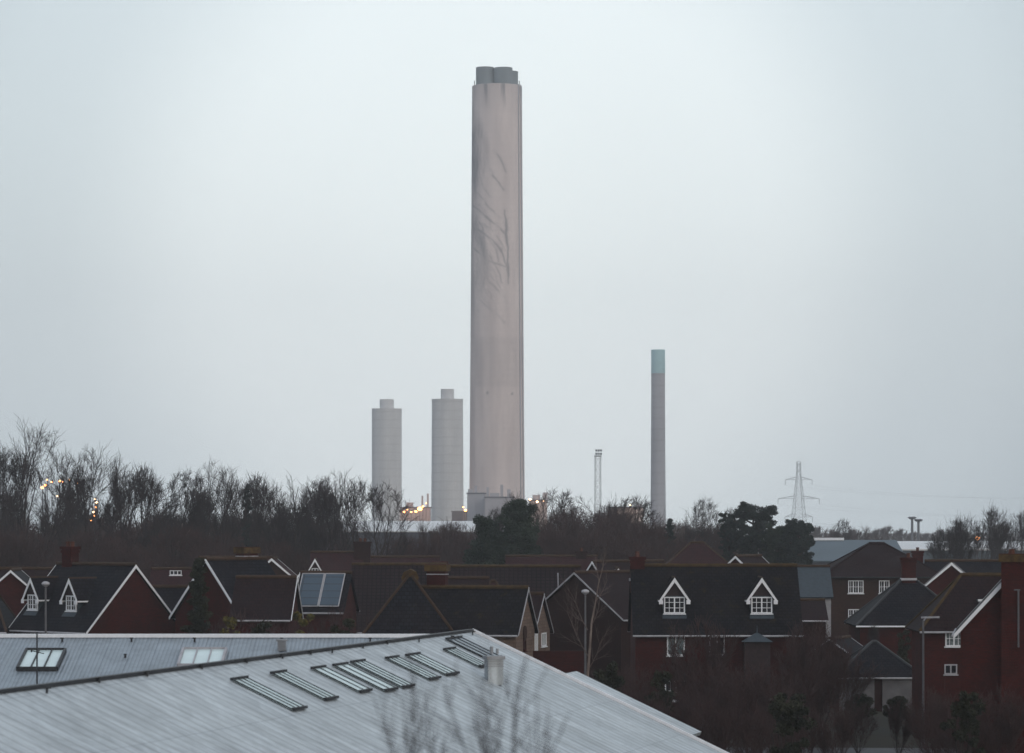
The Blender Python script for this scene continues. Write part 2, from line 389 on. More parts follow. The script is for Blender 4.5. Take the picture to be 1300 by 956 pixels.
# --- I: hipped slate roof and stone wing
t, H = house('stone_house', 'steep hipped slate roof with a yellow mossy peak facing the metal roofs', 'house', 521, 177, 90, 5, 2.35, 728, 806, anchor=(-.1, 0), hip=(2.3, 0), wall='brick', roof='slate', ridgem='ridge', boards=(False, False))
q = MB(); q.tube((-.62, 0, H['zr'] - .25), (.7, 0, H['zr'] + .04), .5, .22, 8); q.tube((-.2, 0, H['zr'] - .1), (-.9, .42, H['zr'] - .75), .2, .08, 6); q.tube((-.2, 0, H['zr'] - .1), (-.9, -.42, H['zr'] - .75), .2, .08, 6); q.build('moss_growth', M['moss'], t)
t, H = house('stone_house', 'slate roofed wing ending in a narrow buff stone gable', 'house', 667, 176, -13, 5.9, 2.35, 746, 804, anchor=2.95, wall='stone', roof='slate_moss', ridgem='ridge_moss', boards=(False, True), bw=.06, board='offwhite')
right_window(t, H, -.3, zat(819, 173), .55, .85, cols=1, rows=1, frame='brick', fw=.1)
q = MB(); q.tube((2.97, -.3, zat(806, 173)), (3.03, -.3, zat(806, 173)), .42, .42, 14); q.build('brick_arch', M['brick_brown'], t)
chimney(t, -2.2, .3, 7.3, zat(717, 176), 1.05, .7, pots=0, mossy=True, band=True)
t, H = house('stone_house', 'dark roofed cross wing with white windows just right of the stone gable', 'house', 687, 186, -13, 3, 2.4, 754, 804, anchor=1.5, wall='stone', roof='tile_brown', boards=(False, True), bw=.05, board='offwhite')
right_window(t, H, -1.5, zat(817, 184), .75, 1.1, cols=2, rows=1, glass='curtain_glass')
right_window(t, H, .6, zat(814, 184), 1.2, .8, cols=2, rows=1, glass='curtain_glass')
q = MB(); q.box((0, 0, 2.3), (3.0, .25, 4.6)); w_ = q.build('brick_wall', M['brick'])
tag(w_, 'red brick garden wall between the stone gable and the lamp post', 'wall'); w_.location = ((708 - CX) * 178 / F, 178, 0)
# --- J group
t, H = house('brick_house', 'dark brick house with a thin white verge sloping down behind the birch sapling', 'house', 731, 212, 48, 8.5, 4.0, 727, 785, anchor=-4.25, wall='brick_dark', roof='tile_brown', bw=.08, board='offwhite', boards=(True, False))
t, H = house('brick_house', 'brown roofed house whose small white verge peeks above the lamp post', 'house', 754, 240, 40, 7, 2.8, 713, 770, anchor=-3.5, wall='brick_dark', roof='tile_brown', boards=(True, False))
house('gabled_extension', 'little front gable with white edges just left of the chimney with a pot', 'house', 785, 226, 90, 4, 1.0, 722, 750, anchor=-2, roof='tile_brown', wall='brick_dark', gutter=False, ov=.2)
t, H = house('brick_house', 'distant dull red roof spread behind the terrace and the dark cedar', 'house', 700, 285, 0, 8, 3.4, 706, 752, roof='tile_red', gutter=False, boards=(False, False), wall='brick_dark')
chimney(t, 2.7, 0, 8.2, zat(700, 285), .9, .6, pots=1, wallm='brick_dark')
t, H = house('brick_house', 'low brown roof behind the chimney with a pot', 'house', 795, 262, 0, 5, 3, 714, 755, roof='tile_brown', gutter=False, boards=(False, False), wall='brick_dark')
# --- K: main house on the right
t, H = house('brick_house', 'large brick house with two white dormers side by side on a mossy black roof', 'house', 906, 190, 0, 9.75, 3.9, 718, 803, roof='slate_moss', ridgem='ridge_moss', boards=(False, False), gut='offwhite')
for px in (853, 962): dormer(t, H, (px - 906) * .0475, 6.42, 7.50, 8.55, 1.36, 1.24, .98)
front_window(t, H, (853 - 906) * .0468, zat(820, 186), 1.05, 1.15, cols=2, rows=1, glass='curtain_glass')
front_window(t, H, (905 - 906) * .0468, zat(820, 186), .9, 1.1, cols=2, rows=1, glass='glass', frame='offwhite')
front_window(t, H, (853 - 906) * .0468, 1.9, 1.3, 1.2, cols=2, rows=2)
chimney(t, -4.6, .1, 7.6, zat(707, 190), .85, .65, pots=0, flash=.8, mossy=False)
q = MB(); q.tube((-4.6, .1, zat(707, 190)), (-4.6, .1, zat(700, 190)), .17, .12, 8); q.build('chimney_pot', M['pot'], t)
b = MB(); bx = (955 - 906) * .0465; zb = zat(815, 185)
b.box((bx, -H['w'] - .4, zb / 2), (1.5, .9, zb)); b.build('bay', M['hung'], t)
b = MB(); z1 = zat(803, 185)
for a_ in range(4):
    c_ = [(-.9, -.62), (.9, -.62), (.9, .5), (-.9, .5)]; p, q_ = c_[a_], c_[(a_ + 1) % 4]
    b.poly([(bx + p[0], -H['w'] - .45 + p[1], zb), (bx + q_[0], -H['w'] - .45 + q_[1], zb), (bx, -H['w'] - .45, z1)])
b.poly([(bx - .9, -H['w'] - 1.07, zb), (bx - .9, -H['w'] + .05, zb), (bx + .9, -H['w'] + .05, zb), (bx + .9, -H['w'] - 1.07, zb)])
b.tube((bx, -H['w'] - .45, z1 - .05), (bx, -H['w'] - .45, z1 + .38), .05, .015, 6)
b.build('bay_roof', M['lead'], t)
t, H = house('brick_house', 'large hipped dull red roof rising behind the ridge of the twin dormer house', 'house', 885, 285, 0, 9, 4.2, 689, 740, hip=(4.2, 4.2), roof='tile_red', gutter=False)
house('gabled_extension', 'white edged gable poking out between the mossy ridge and the dark pines', 'house', 935, 232, 60, 4, 1.6, 706, 735, anchor=-2, roof='tile_brown', gutter=False)
# --- L grey roof beside
t, H = house('grey_shed', 'plain blue grey roof wedged between the twin dormer house and the three storey block', 'shed', 1030, 250, 0, 2.6, 2.6, 719, 757, roof='lead', ridgem='ridge', boards=(False, False), wall='render', gutter=False)
t, H = house('brick_house', 'low dark brick house squeezed against the right side of the twin dormer house', 'house', 1022, 215, 0, 2.4, 2.2, 762, 786, wall='brick_dark', roof='tile_brown', boards=(False, False))
# --- M three storey block
t, H = house('apartment_block', 'three storey brown brick block under a wide hipped brown roof with white windows', 'building', 1113, 262, 0, 9.6, 4.2, 690, 731, hip=(4.5, 4.5), wall='brick_brown', roof='tile_brown', ridgem='tile_brown', gut='dark_metal', ov=.35)
for px, ww in ((1079, 1.25), (1115, .85), (1150, 1.2)):
    front_window(t, H, (px - 1113) * .0645, zat(745, 258), ww, 1.05, cols=3 if ww > 1 else 2, rows=2)
    front_window(t, H, (px - 1113) * .0645, zat(781.5, 258), ww, 1.05, cols=3 if ww > 1 else 2, rows=2, glass='curtain_glass' if px > 1100 else 'glass')
chimney(t, 3.6, 1.6, 7.6, zat(700, 262), .85, .6, pots=1)
# --- N
t, H = house('brick_house', 'hipped slate roof with a tall central chimney in front of the three storey block', 'house', 1153, 217, 0, 7.4, 3.4, 733, 792, hip=(3.7, 3.7), roof='slate', ridgem='dark_metal', gut='white')
chimney(t, 0, -.1, 7.5, zat(708, 217), .95, .7, pots=1, flash=.42)
front_window(t, H, -1.2, 2.2, 1.2, 1.2)
# --- O
t, H = house('brick_house', 'red brick gable with broad white edges standing behind the hipped roof with the tall chimney', 'house', 1208, 236, 82, 7, 1.75, 714, 744, anchor=-3.5, roof='slate', gut='offwhite', bw=.16)
t, H = house('brick_house', 'long low slate roof stretched behind the white edged gable towards the right edge', 'house', 1245, 262, 0, 9, 3.4, 712, 765, roof='slate', ridgem='ridge', boards=(False, False))
# --- P
t, H = house('brick_house', 'brown roofed house with a hipped end behind the flat headed street lamp', 'house', 1228, 176, 0, 5.5, 2.7, 730, 799, hip=(2.7, 0), roof='tile_brown', ridgem='ridge_moss', boards=(False, False), gut='offwhite')
front_window(t, H, (1202 - 1228) * .0433, zat(811, 173), .95, .85, cols=2, rows=2, glass='curtain_glass')
front_window(t, H, (1198 - 1228) * .0433, zat(850, 173), .7, .55, cols=2, rows=1, frame='offwhite')
q = MB(); q.box((.95, -1.55, 7.55), (1.3, 1.2, .08)); q.box((.95, -1.50, 7.16), (1.1, 1.05, .72))
q.build('dormer', M['lead'], t)
q = MB(); q.box((.95, -2.17, 7.56), (1.34, .05, .12)); q.build('fascia', M['white'], t)
# --- Q
t, H = house('brick_house', 'nearest brick house at right edge with thick white verge and broad chimney breast', 'house', 1287, 151, 81, 9, 2.55, 722, 806, anchor=-4.5, roof='slate', ridgem='ridge_moss', bw=.2)
chimney(t, -4.75, .02, 0, zat(703, 151), .9, 1.15, mossy=True, pots=0)
q = MB(); q.tube((-4.75, .1, zat(703, 151)), (-4.75, .1, zat(697, 151)), .16, .13, 8); q.build('chimney_pot', M['pot'], t)
q = MB(); q.tube((-5.3, -.22, zat(822, 150)), (-5.3, -.22, zat(750, 150)), .045, n=8); q.box((-5.3, -.16, zat(749, 150)), (.1, .3, .06)); q.build('flue_pipe', M['pole'], t)
# --- S garage and shed
t, H = house('garage', 'hipped slate garage with pale walls low in front of the dark bush at right', 'garage', 1110, 200, 0, 5.2, 2.6, 815, 857, hip=(2.7, 2.7), roof='slate', wall='brick_dark', ridgem='dark_metal', gut='offwhite', ov=.25)
for u in (-1.4, 1.3):
    q = MB(); q.box((u, -2.64, 1.05), (2.2, .08, 2.1)); g = q.build('garage_door', M['pole'], t)
t, H = house('garden_shed', 'small dark shed with a frosted verge among the brown thicket', 'shed', 1054, 203, 62, 3.2, 1.35, 811, 832, anchor=-1.6, roof='slate', wall='brick_dark', gutter=False, board='offwhite', bw=.08)

# ------------------------------------------------------------------ metal roofed buildings in the foreground
def metal(name, base, rib, wet):
    m = bpy.data.materials.new(name); m.use_nodes = True; nt = m.node_tree; N = nt.nodes; L = nt.links; b = N['Principled BSDF']
    b.inputs['Metallic'].default_value = .2; b.inputs['Roughness'].default_value = .5
    tc = N.new('ShaderNodeTexCoord')
    mp = N.new('ShaderNodeMapping'); mp.inputs['Scale'].default_value = (1.0, .28, 1)
    nz = N.new('ShaderNodeTexNoise'); nz.inputs['Scale'].default_value = 1.1; nz.inputs['Detail'].default_value = 6; nz.inputs['Roughness'].default_value = .6; nz.inputs['Distortion'].default_value = .6
    L.new(tc.outputs['UV'], mp.inputs['Vector']); L.new(mp.outputs[0], nz.inputs['Vector'])
    r = N.new('ShaderNodeValToRGB'); r.color_ramp.elements[0].position = .3; r.color_ramp.elements[1].position = .62
    r.color_ramp.elements[0].color = (*[c * wet for c in base], 1); r.color_ramp.elements[1].color = (*base, 1)
    L.new(nz.outputs['Fac'], r.inputs[0]); 
    wv = N.new('ShaderNodeTexWave'); wv.wave_type = 'BANDS'; wv.bands_direction = 'X'; wv.inputs['Scale'].default_value = rib
    L.new(tc.outputs['UV'], wv.inputs['Vector'])
    mr = N.new('ShaderNodeMapRange'); mr.inputs['From Min'].default_value = 0; mr.inputs['From Max'].default_value = .35; mr.inputs['To Min'].default_value = .74; mr.inputs['To Max'].default_value = 1
    L.new(wv.outputs['Fac'], mr.inputs['Value'])
    mx = N.new('ShaderNodeMix'); mx.data_type = 'RGBA'; mx.blend_type = 'MULTIPLY'; mx.inputs['Factor'].default_value = 1
    L.new(r.outputs[0], mx.inputs['A']); L.new(mr.outputs[0], mx.inputs['B'])
    # sheet laps across the slope, with separate sheets weathered a little differently, and dull blotches
    br = N.new('ShaderNodeTexBrick'); br.inputs['Scale'].default_value = 1; br.inputs['Brick Width'].default_value = 1.0; br.inputs['Row Height'].default_value = 2.9
    br.inputs['Color1'].default_value = (1, 1, 1, 1); br.inputs['Color2'].default_value = (.86, .87, .88, 1); br.inputs['Mortar'].default_value = (.62, .63, .65, 1); br.inputs['Mortar Size'].default_value = .018
    br.offset = 0; L.new(tc.outputs['UV'], br.inputs['Vector'])
    m3 = N.new('ShaderNodeMix'); m3.data_type = 'RGBA'; m3.blend_type = 'MULTIPLY'; m3.inputs['Factor'].default_value = .8
    L.new(mx.outputs['Result'], m3.inputs['A']); L.new(br.outputs['Color'], m3.inputs['B'])
    n4 = N.new('ShaderNodeTexNoise'); n4.inputs['Scale'].default_value = .9; n4.inputs['Detail'].default_value = 10; n4.inputs['Roughness'].default_value = .72; n4.inputs['Distortion'].default_value = 1.2
    L.new(tc.outputs['UV'], n4.inputs['Vector'])
    r4 = N.new('ShaderNodeMapRange'); r4.inputs['From Min'].default_value = .38; r4.inputs['From Max'].default_value = .6; r4.inputs['To Min'].default_value = .76; L.new(n4.outputs['Fac'], r4.inputs['Value'])
    m4 = N.new('ShaderNodeMix'); m4.data_type = 'RGBA'; m4.blend_type = 'MULTIPLY'; m4.inputs['Factor'].default_value = 1
    L.new(m3.outputs['Result'], m4.inputs['A']); L.new(r4.outputs[0], m4.inputs['B']); L.new(m4.outputs['Result'], b.inputs['Base Color'])
    bp = N.new('ShaderNodeBump'); bp.inputs['Strength'].default_value = .8; bp.inputs['Distance'].default_value = .03
    L.new(wv.outputs['Fac'], bp.inputs['Height']); L.new(bp.outputs[0], b.inputs['Normal'])
    n2 = N.new('ShaderNodeMapRange'); n2.inputs['To Min'].default_value = .3; n2.inputs['To Max'].default_value = .6
    L.new(nz.outputs['Fac'], n2.inputs['Value']); L.new(n2.outputs[0], b.inputs['Roughness'])
    return m
M['sheet_far'] = metal('ribbed_grey_sheet', (.30, .36, .42), 1.9, .8)
M['sheet_near'] = metal('seamed_pale_sheet', (.55, .61, .65), .5, .62)
M['skylight_glass'] = mat('skylight_glass', (.55, .68, .70), .12, var=.08, scale=.6, spec=.5)
M['strip_glass'] = mat('rooflight_strip', (.10, .13, .16), .2, var=.25, scale=.5, spec=.5)

# far, lower roof: ridge parallel to the photo
Yr, zr = 130.0, zat(808, 130)
tb = thing('metal_roofed_hall', 'hall with a long ribbed grey metal roof and two glazed skylights at lower left', 'building', (-14.5, 121, 0))
sl = .27; wd = 19.0
q = MB(); q.slab([(-17, 9 - wd, zr - sl * wd), (13, 9 - wd, zr - sl * wd), (13, 9, zr), (-17, 9, zr)], .15)
q.slab([(13, 15, zr - sl * 6), (-17, 15, zr - sl * 6), (-17, 9, zr), (13, 9, zr)], .15)
ro = q.build('roof', M['sheet_far'], tb)
q = MB(); q.beam((-17, 9, zr + .03), (13, 9, zr + .03), .5, .14); q.build('ridge_cap', M['white'], ro)
q = MB(); q.poly([(-16.8, 9 - wd + .2, 0), (12.8, 9 - wd + .2, 0), (12.8, 9 - wd + .2, zr - sl * wd - .1), (-16.8, 9 - wd + .2, zr - sl * wd - .1)])
q.poly([(12.8, 14.8, 0), (-16.8, 14.8, 0), (-16.8, 14.8, zr - sl * 6 - .2), (12.8, 14.8, zr - sl * 6 - .2)])
for x, fl in ((-16.8, 1), (12.8, -1)):
    p = [(x, 14.8, 0), (x, 9 - wd + .2, 0), (x, 9 - wd + .2, zr - sl * wd - .1), (x, 9, zr - .2), (x, 14.8, zr - sl * 6 - .2)]
    q.poly(p if fl > 0 else p[::-1])
q.build('wall', M['brick'], tb)
def yof(py):     # local y on the far roof for a photo row
    # z = zr - sl*(130-Y) ; row: (12 - z)*F/Y = py - HY
    k = (py - HY) / F
    Yv = (CZ - zr + sl * Yr) / (k + sl); return Yv - 121
def hall_pt(px, py, lift=0):
    y = yof(py); Yv = y + 121
    return Vector(((px - CX) * Yv / F + 14.5, y, zr - sl * (9 - y) + lift))
for (x0, x1, y0, y1, xt0) in ((22, 72, 852, 828, 32), (226, 281, 848, 827, 236)):
    a, b_ = hall_pt(x0, y0).x, hall_pt(x1, y0).x; ya, yb = hall_pt(x0, y0).y, hall_pt(x0, y1).y
    pz = lambda y, l: zr - sl * (9 - y) + l
    q = MB(); 
    f4 = [(a, ya), (b_, ya), (b_, yb), (a, yb)]
    for i in range(4):
        (xa, y_a), (xb, y_b) = f4[i], f4[(i + 1) % 4]
        q.beam((xa, y_a, pz(y_a, .08)), (xb, y_b, pz(y_b, .08)), .10, .2)
    for i in (1, 2):
        xx = a + (b_ - a) * i / 3; q.beam((xx, ya, pz(ya, .1)), (xx, yb, pz(yb, .1)), .05, .1)
    s_ = q.build('skylight', M['dark_metal'] if x0 < 100 else M['offwhite'], tb)
    q = MB(); q.slab([(a, ya, pz(ya, .1)), (b_, ya, pz(ya, .1)), (b_, yb, pz(yb, .1)), (a, yb, pz(yb, .1))], .03); q.build('pane', M['skylight_glass'], s_)
v = hall_pt(358, 826)
q = MB(); q.box((v.x, v.y, v.z + .2), (.32, .32, .4)); 
for k in range(4): q.box((v.x, v.y - .17, v.z + .1 + k * .09), (.36, .03, .035))
q.box((v.x, v.y, v.z + .43), (.44, .44, .07)); q.build('roof_vent', M['steel'], tb)
for px in (79, 167, 247, 358, 470, 540):
    v = hall_pt(px, 815); q = MB(); q.box((v.x, v.y, v.z + .07), (.07, .1, .14)); q.box((v.x, v.y - .07, v.z + .16), (.14, .05, .05)); q.build('roof_anchor', M['dark_metal'], tb)
for px, py in ((159, 835),):
    v = hall_pt(px, py); q = MB(); q.box((v.x, v.y, v.z + .06), (.08, .08, .12)); q.box((v.x, v.y, v.z + .14), (.13, .13, .04)); q.build('roof_anchor', M['dark_metal'], tb)
v = hall_pt(47, 872)
ae = thing('roof_aerial', 'thin dark aerial pole standing on the ribbed metal roof by the left skylight', 'aerial', (v.x - 14.5, v.y + 121, v.z))
q = MB(); q.tube((0, 0, -.05), (0, 0, 2.15), .035, .03, 6); q.build('pole', M['dark_metal'], ae)
q = MB(); q.tube((-.22, 0, 1.42), (.28, 0, 1.30), .018, n=6); q.tube((-.22, 0, 1.36), (-.22, 0, 1.5), .03, n=6); q.build('crossarm', M['dark_metal'], ae)

# near roof: high ridge running back and to the right, slope falling to the right
P0 = at(598, 801, 120); ud = Vector((-9.9, -38.3, 0)).normalized(); vd = Vector((.968, -.25, 0)).normalized()
tn = thing('metal_roofed_hall', 'nearest hall with a pale seamed metal roof and slanting rooflight strips', 'building', (P0.x, P0.y, 0))
sv = .46
def np_(a, b, lift=0):     # a metres back along the ridge towards the viewer, b metres down the slope
    return ud * a + vd * b + Vector((0, 0, P0.z - sv * b + lift))
LN, WN = 68.0, 11.0
q = MB(); q.slab([np_(0, 0), np_(LN, 0), np_(LN, WN), np_(0, WN)], .2)
ln = ud * 0
def bk(a, b): return ud * a - vd * b + Vector((0, 0, P0.z - .75 * b))
q.slab([bk(LN, 0), bk(0, 0), bk(0, 2.2), bk(LN, 2.2)], .2)
rn = q.build('roof', M['sheet_near'], tn)
# uvs along the slope for the seams
q = MB(); q.beam(np_(-.05, 0, .02), np_(LN, 0, .02), .22, .10); q.build('ridge_cap', M['dark_metal'], rn)
q = MB(); q.beam(np_(-.08, 0, -.03), np_(-.08, WN, -.03), .12, .26); q.build('verge_trim', M['white'], rn)
q = MB()
A_, B_, C_, D_ = np_(.25, .0), np_(.25, WN - .3), np_(LN - .3, WN - .3), np_(LN - .3, 0)
gz = lambda p, dz=.22: Vector((p.x, p.y, p.z - dz)); g0 = lambda p: Vector((p.x, p.y, 0))
e_, f_ = bk(.25, 2.0), bk(LN - .3, 2.0)
q.poly([g0(B_), g0(C_), gz(C_), gz(B_)][::-1]); q.poly([g0(A_), g0(B_), gz(B_), gz(A_)][::-1]); q.poly([g0(e_), g0(A_), gz(A_), gz(e_)][::-1])
q.poly([g0(e_), gz(e_), gz(f_), g0(f_)][::-1])
q.build('wall', M['render'], tn)
def solve_near(px, py):
    """point of the near roof plane seen at a photo pixel -> (a, b)"""
    d = Vector(((px - CX) / F, 1, -(py - HY) / F)); n = (ud.cross(vd - Vector((0, 0, sv)))).normalized()
    o = P0 - Vector((0, 0, CZ)); t_ = o.dot(n) / d.dot(n); p = d * t_ + Vector((0, 0, CZ)) - P0
    return Vector((p.x, p.y, 0)).dot(ud), Vector((p.x, p.y, 0)).dot(vd)
rng_ = random.Random(11)
strips = [((585, 811), (644, 832), 1.9), ((577, 825), (620, 847), 1.3), ((532, 832), (592, 857), 1.5), ((505, 836), (562, 862), 1.3), ((462, 841), (522, 871), 1.3),
          ((440, 845), (500, 878), 1.3), ((412, 849), (470, 882), 1.2), ((362, 855), (418, 889), 1.2), ((313, 863), (372, 900), 1.2),]
for (c0, c1, wdt) in strips:
    a0, b0 = solve_near(*c0); a1, b1 = solve_near(*c1); am = a0
    fr = MB()
    nb_ = rng_.choice((3, 4, 4)); b1 += rng_.uniform(-.15, .15)
    for k in range(nb_):
        aa = am + wdt * k / (nb_ - 1); fr.beam(np_(aa, b0, .07), np_(aa, b1, .07), .035, .035)
    fr.beam(np_(am - .1, b0, .08), np_(am + wdt + .1, b0, .08), .08, .08); fr.beam(np_(am, b1, .08), np_(am + wdt, b1, .08), .10, .08)
    so = fr.build('rooflight', M['dark_metal'], tn)
    gl = MB(); gl.slab([np_(am, b0, .065), np_(am + wdt, b0, .065), np_(am + wdt, b1, .065), np_(am, b1, .065)], .03); gl.build('pane', M['strip_glass'] if wdt > 1.6 else M['skylight_glass'], so)
for px, py in ((600, 806), (573, 812), (532, 815), (461, 823), (492, 818), (422, 829), (395, 831), (359, 836), (312, 841), (256, 849), (186, 858), (125, 866), (60, 880)):
    a0, b0 = solve_near(px, py); b0 = max(b0, .15)
    c = MB(); p = np_(a0, b0, .0); c.box(p + Vector((0, 0, .07)), (.05, .1, .16)); c.box(p + Vector((.05, -.03, .13)), (.12, .05, .04)); c.build('roof_anchor', M['dark_metal'], tn)
a0, b0 = solve_near(627, 866); p = np_(a0, b0, 0)
c = MB(); c.box(p + Vector((0, 0, .36)), (.55, .55, .9), .25); bo = c.build('vent_box', M['sheet_near'], tn)
c = MB(); c.box(p + Vector((0, 0, .86)), (.66, .66, .12), .25); c.tube(p + Vector((-.08, 0, 1.0)), p + Vector((-.08, 0, 1.25)), .06, n=8); c.tube(p + Vector((.12, 0, 1.0)), p + Vector((.12, 0, 1.18)), .05, n=8)
for k in range(4): c.box(p + Vector((0, 0, .56 + k * .06)), (.58, .58, .02), .25)
c.build('vent_cap', M['steel'], bo)
# small roof beyond the verge
t2 = thing('metal_roofed_annexe', 'small pale metal roof peeking past the end of the nearest hall', 'building', (at(732, 852, 124).x, 124, 0))
z2 = zat(852, 124)
q = MB(); q.slab([(0, 0, z2), Vector((0, 0, z2)) + ud * 7, Vector((0, 0, z2)) + ud * 7 + vd * 5 - Vector((0, 0, 2.3)), Vector((0, 0, z2)) + vd * 5 - Vector((0, 0, 2.3))], .15)
q.slab([Vector((0, 0, z2)) + ud * 7, (0, 0, z2), Vector((0, 0, z2)) - vd * 2.5 - Vector((0, 0, 1.0)), Vector((0, 0, z2)) - vd * 2.5 + ud * 7 - Vector((0, 0, 1.0))], .15)
q.build('roof', M['sheet_near'], t2)
q = MB(); q.poly([Vector((0, 0, z2 - .2)) - ud * -.2, Vector((0, 0, z2 - 1.2)) - vd * 2.4 + ud * .2, -vd * 2.4 + ud * .2, vd * 4.8 + ud * .2, Vector((0, 0, z2 - 2.5)) + vd * 4.8 + ud * .2]); q.build('wall', M['render'], t2)

# ------------------------------------------------------------------ street lamps
def street_lamp(label, px, py, Y, arm=.35, bowl=True):
    z = zat(py, Y); t = thing('street_lamp', label, 'street lamp', (at(px, py, Y).x, Y, 0), 0, 'street lamps among the houses')
    q = MB(); q.tube((0, 0, 0), (0, 0, 1.2), .11, .1, 8); q.tube((0, 0, 1.2), (0, 0, z - .15), .07, .05, 8); q.build('post', M['pole'], t)
    q = MB()
    if bowl:
        q.tube((0, 0, z - .2), (0, 0, z - .05), .08, .2, 10); q.ball((0, 0, z - .05), .22, 10, 6, .6)
    else:
        q.tube((0, 0, z - .2), (arm * .3, 0, z), .04, n=6); q.beam((arm * .2 - .2, 0, z), (arm + .35, 0, z + .02), .16, .09)
    q.build('lamp_head', M['offwhite'], t)
    return t
street_lamp('street lamp with a round head rising in front of the left house between its dormers', 58, 740, 165)
street_lamp('street lamp with a round pale head beside the slender birch sapling', 743, 750, 172)
street_lamp('street lamp with a flat sideways head in front of the brown hipped roof at right', 1172, 784, 166, .5, False)

# ------------------------------------------------------------------ trees
rng = random.Random(7)
def segs_to_mesh(name, P0_, P1_, R0, R1, n=3):
    P0_, P1_, R0, R1 = map(lambda a: np.asarray(a, dtype=np.float64), (P0_, P1_, R0, R1))
    d = P1_ - P0_; ln_ = np.linalg.norm(d, axis=1, keepdims=True); d = d / np.maximum(ln_, 1e-6)
    ref = np.where(np.abs(d[:, 2:3]) > .9, np.array([[1., 0, 0]]), np.array([[0, 0, 1.]]))
    a = np.cross(d, ref); a /= np.linalg.norm(a, axis=1, keepdims=True); b = np.cross(d, a)
    K = len(d); V = np.zeros((K, 2 * n, 3))
    for i in range(n):
        c, s_ = math.cos(2 * math.pi * i / n), math.sin(2 * math.pi * i / n)
        V[:, i] = P0_ + (a * c + b * s_) * R0[:, None]; V[:, n + i] = P1_ + (a * c + b * s_) * R1[:, None]
    base = (np.arange(K) * 2 * n)[:, None, None]
    fc = np.array([[i, (i + 1) % n, n + (i + 1) % n, n + i] for i in range(n)])[None]
    Fc = (base + fc).reshape(-1, 4)
    return raw_mesh(name, V.reshape(-1, 3), Fc)
def raw_mesh(name, V, Fc):
    me = bpy.data.meshes.new(name); k = Fc.shape[1]
    me.vertices.add(len(V)); me.vertices.foreach_set('co', V.astype(np.float32).ravel())
    me.loops.add(Fc.size); me.loops.foreach_set('vertex_index', Fc.astype(np.int32).ravel())
    me.polygons.add(len(Fc)); me.polygons.foreach_set('loop_start', (np.arange(len(Fc)) * k).astype(np.int32))
    me.polygons.foreach_set('loop_total', np.full(len(Fc), k, dtype=np.int32))
    me.update(calc_edges=True); me.validate()
    return me
def rand_perp(d, g):
    v = Vector((g.gauss(0, 1), g.gauss(0, 1), g.gauss(0, 1))); v -= d * v.dot(d)
    return v.normalized()

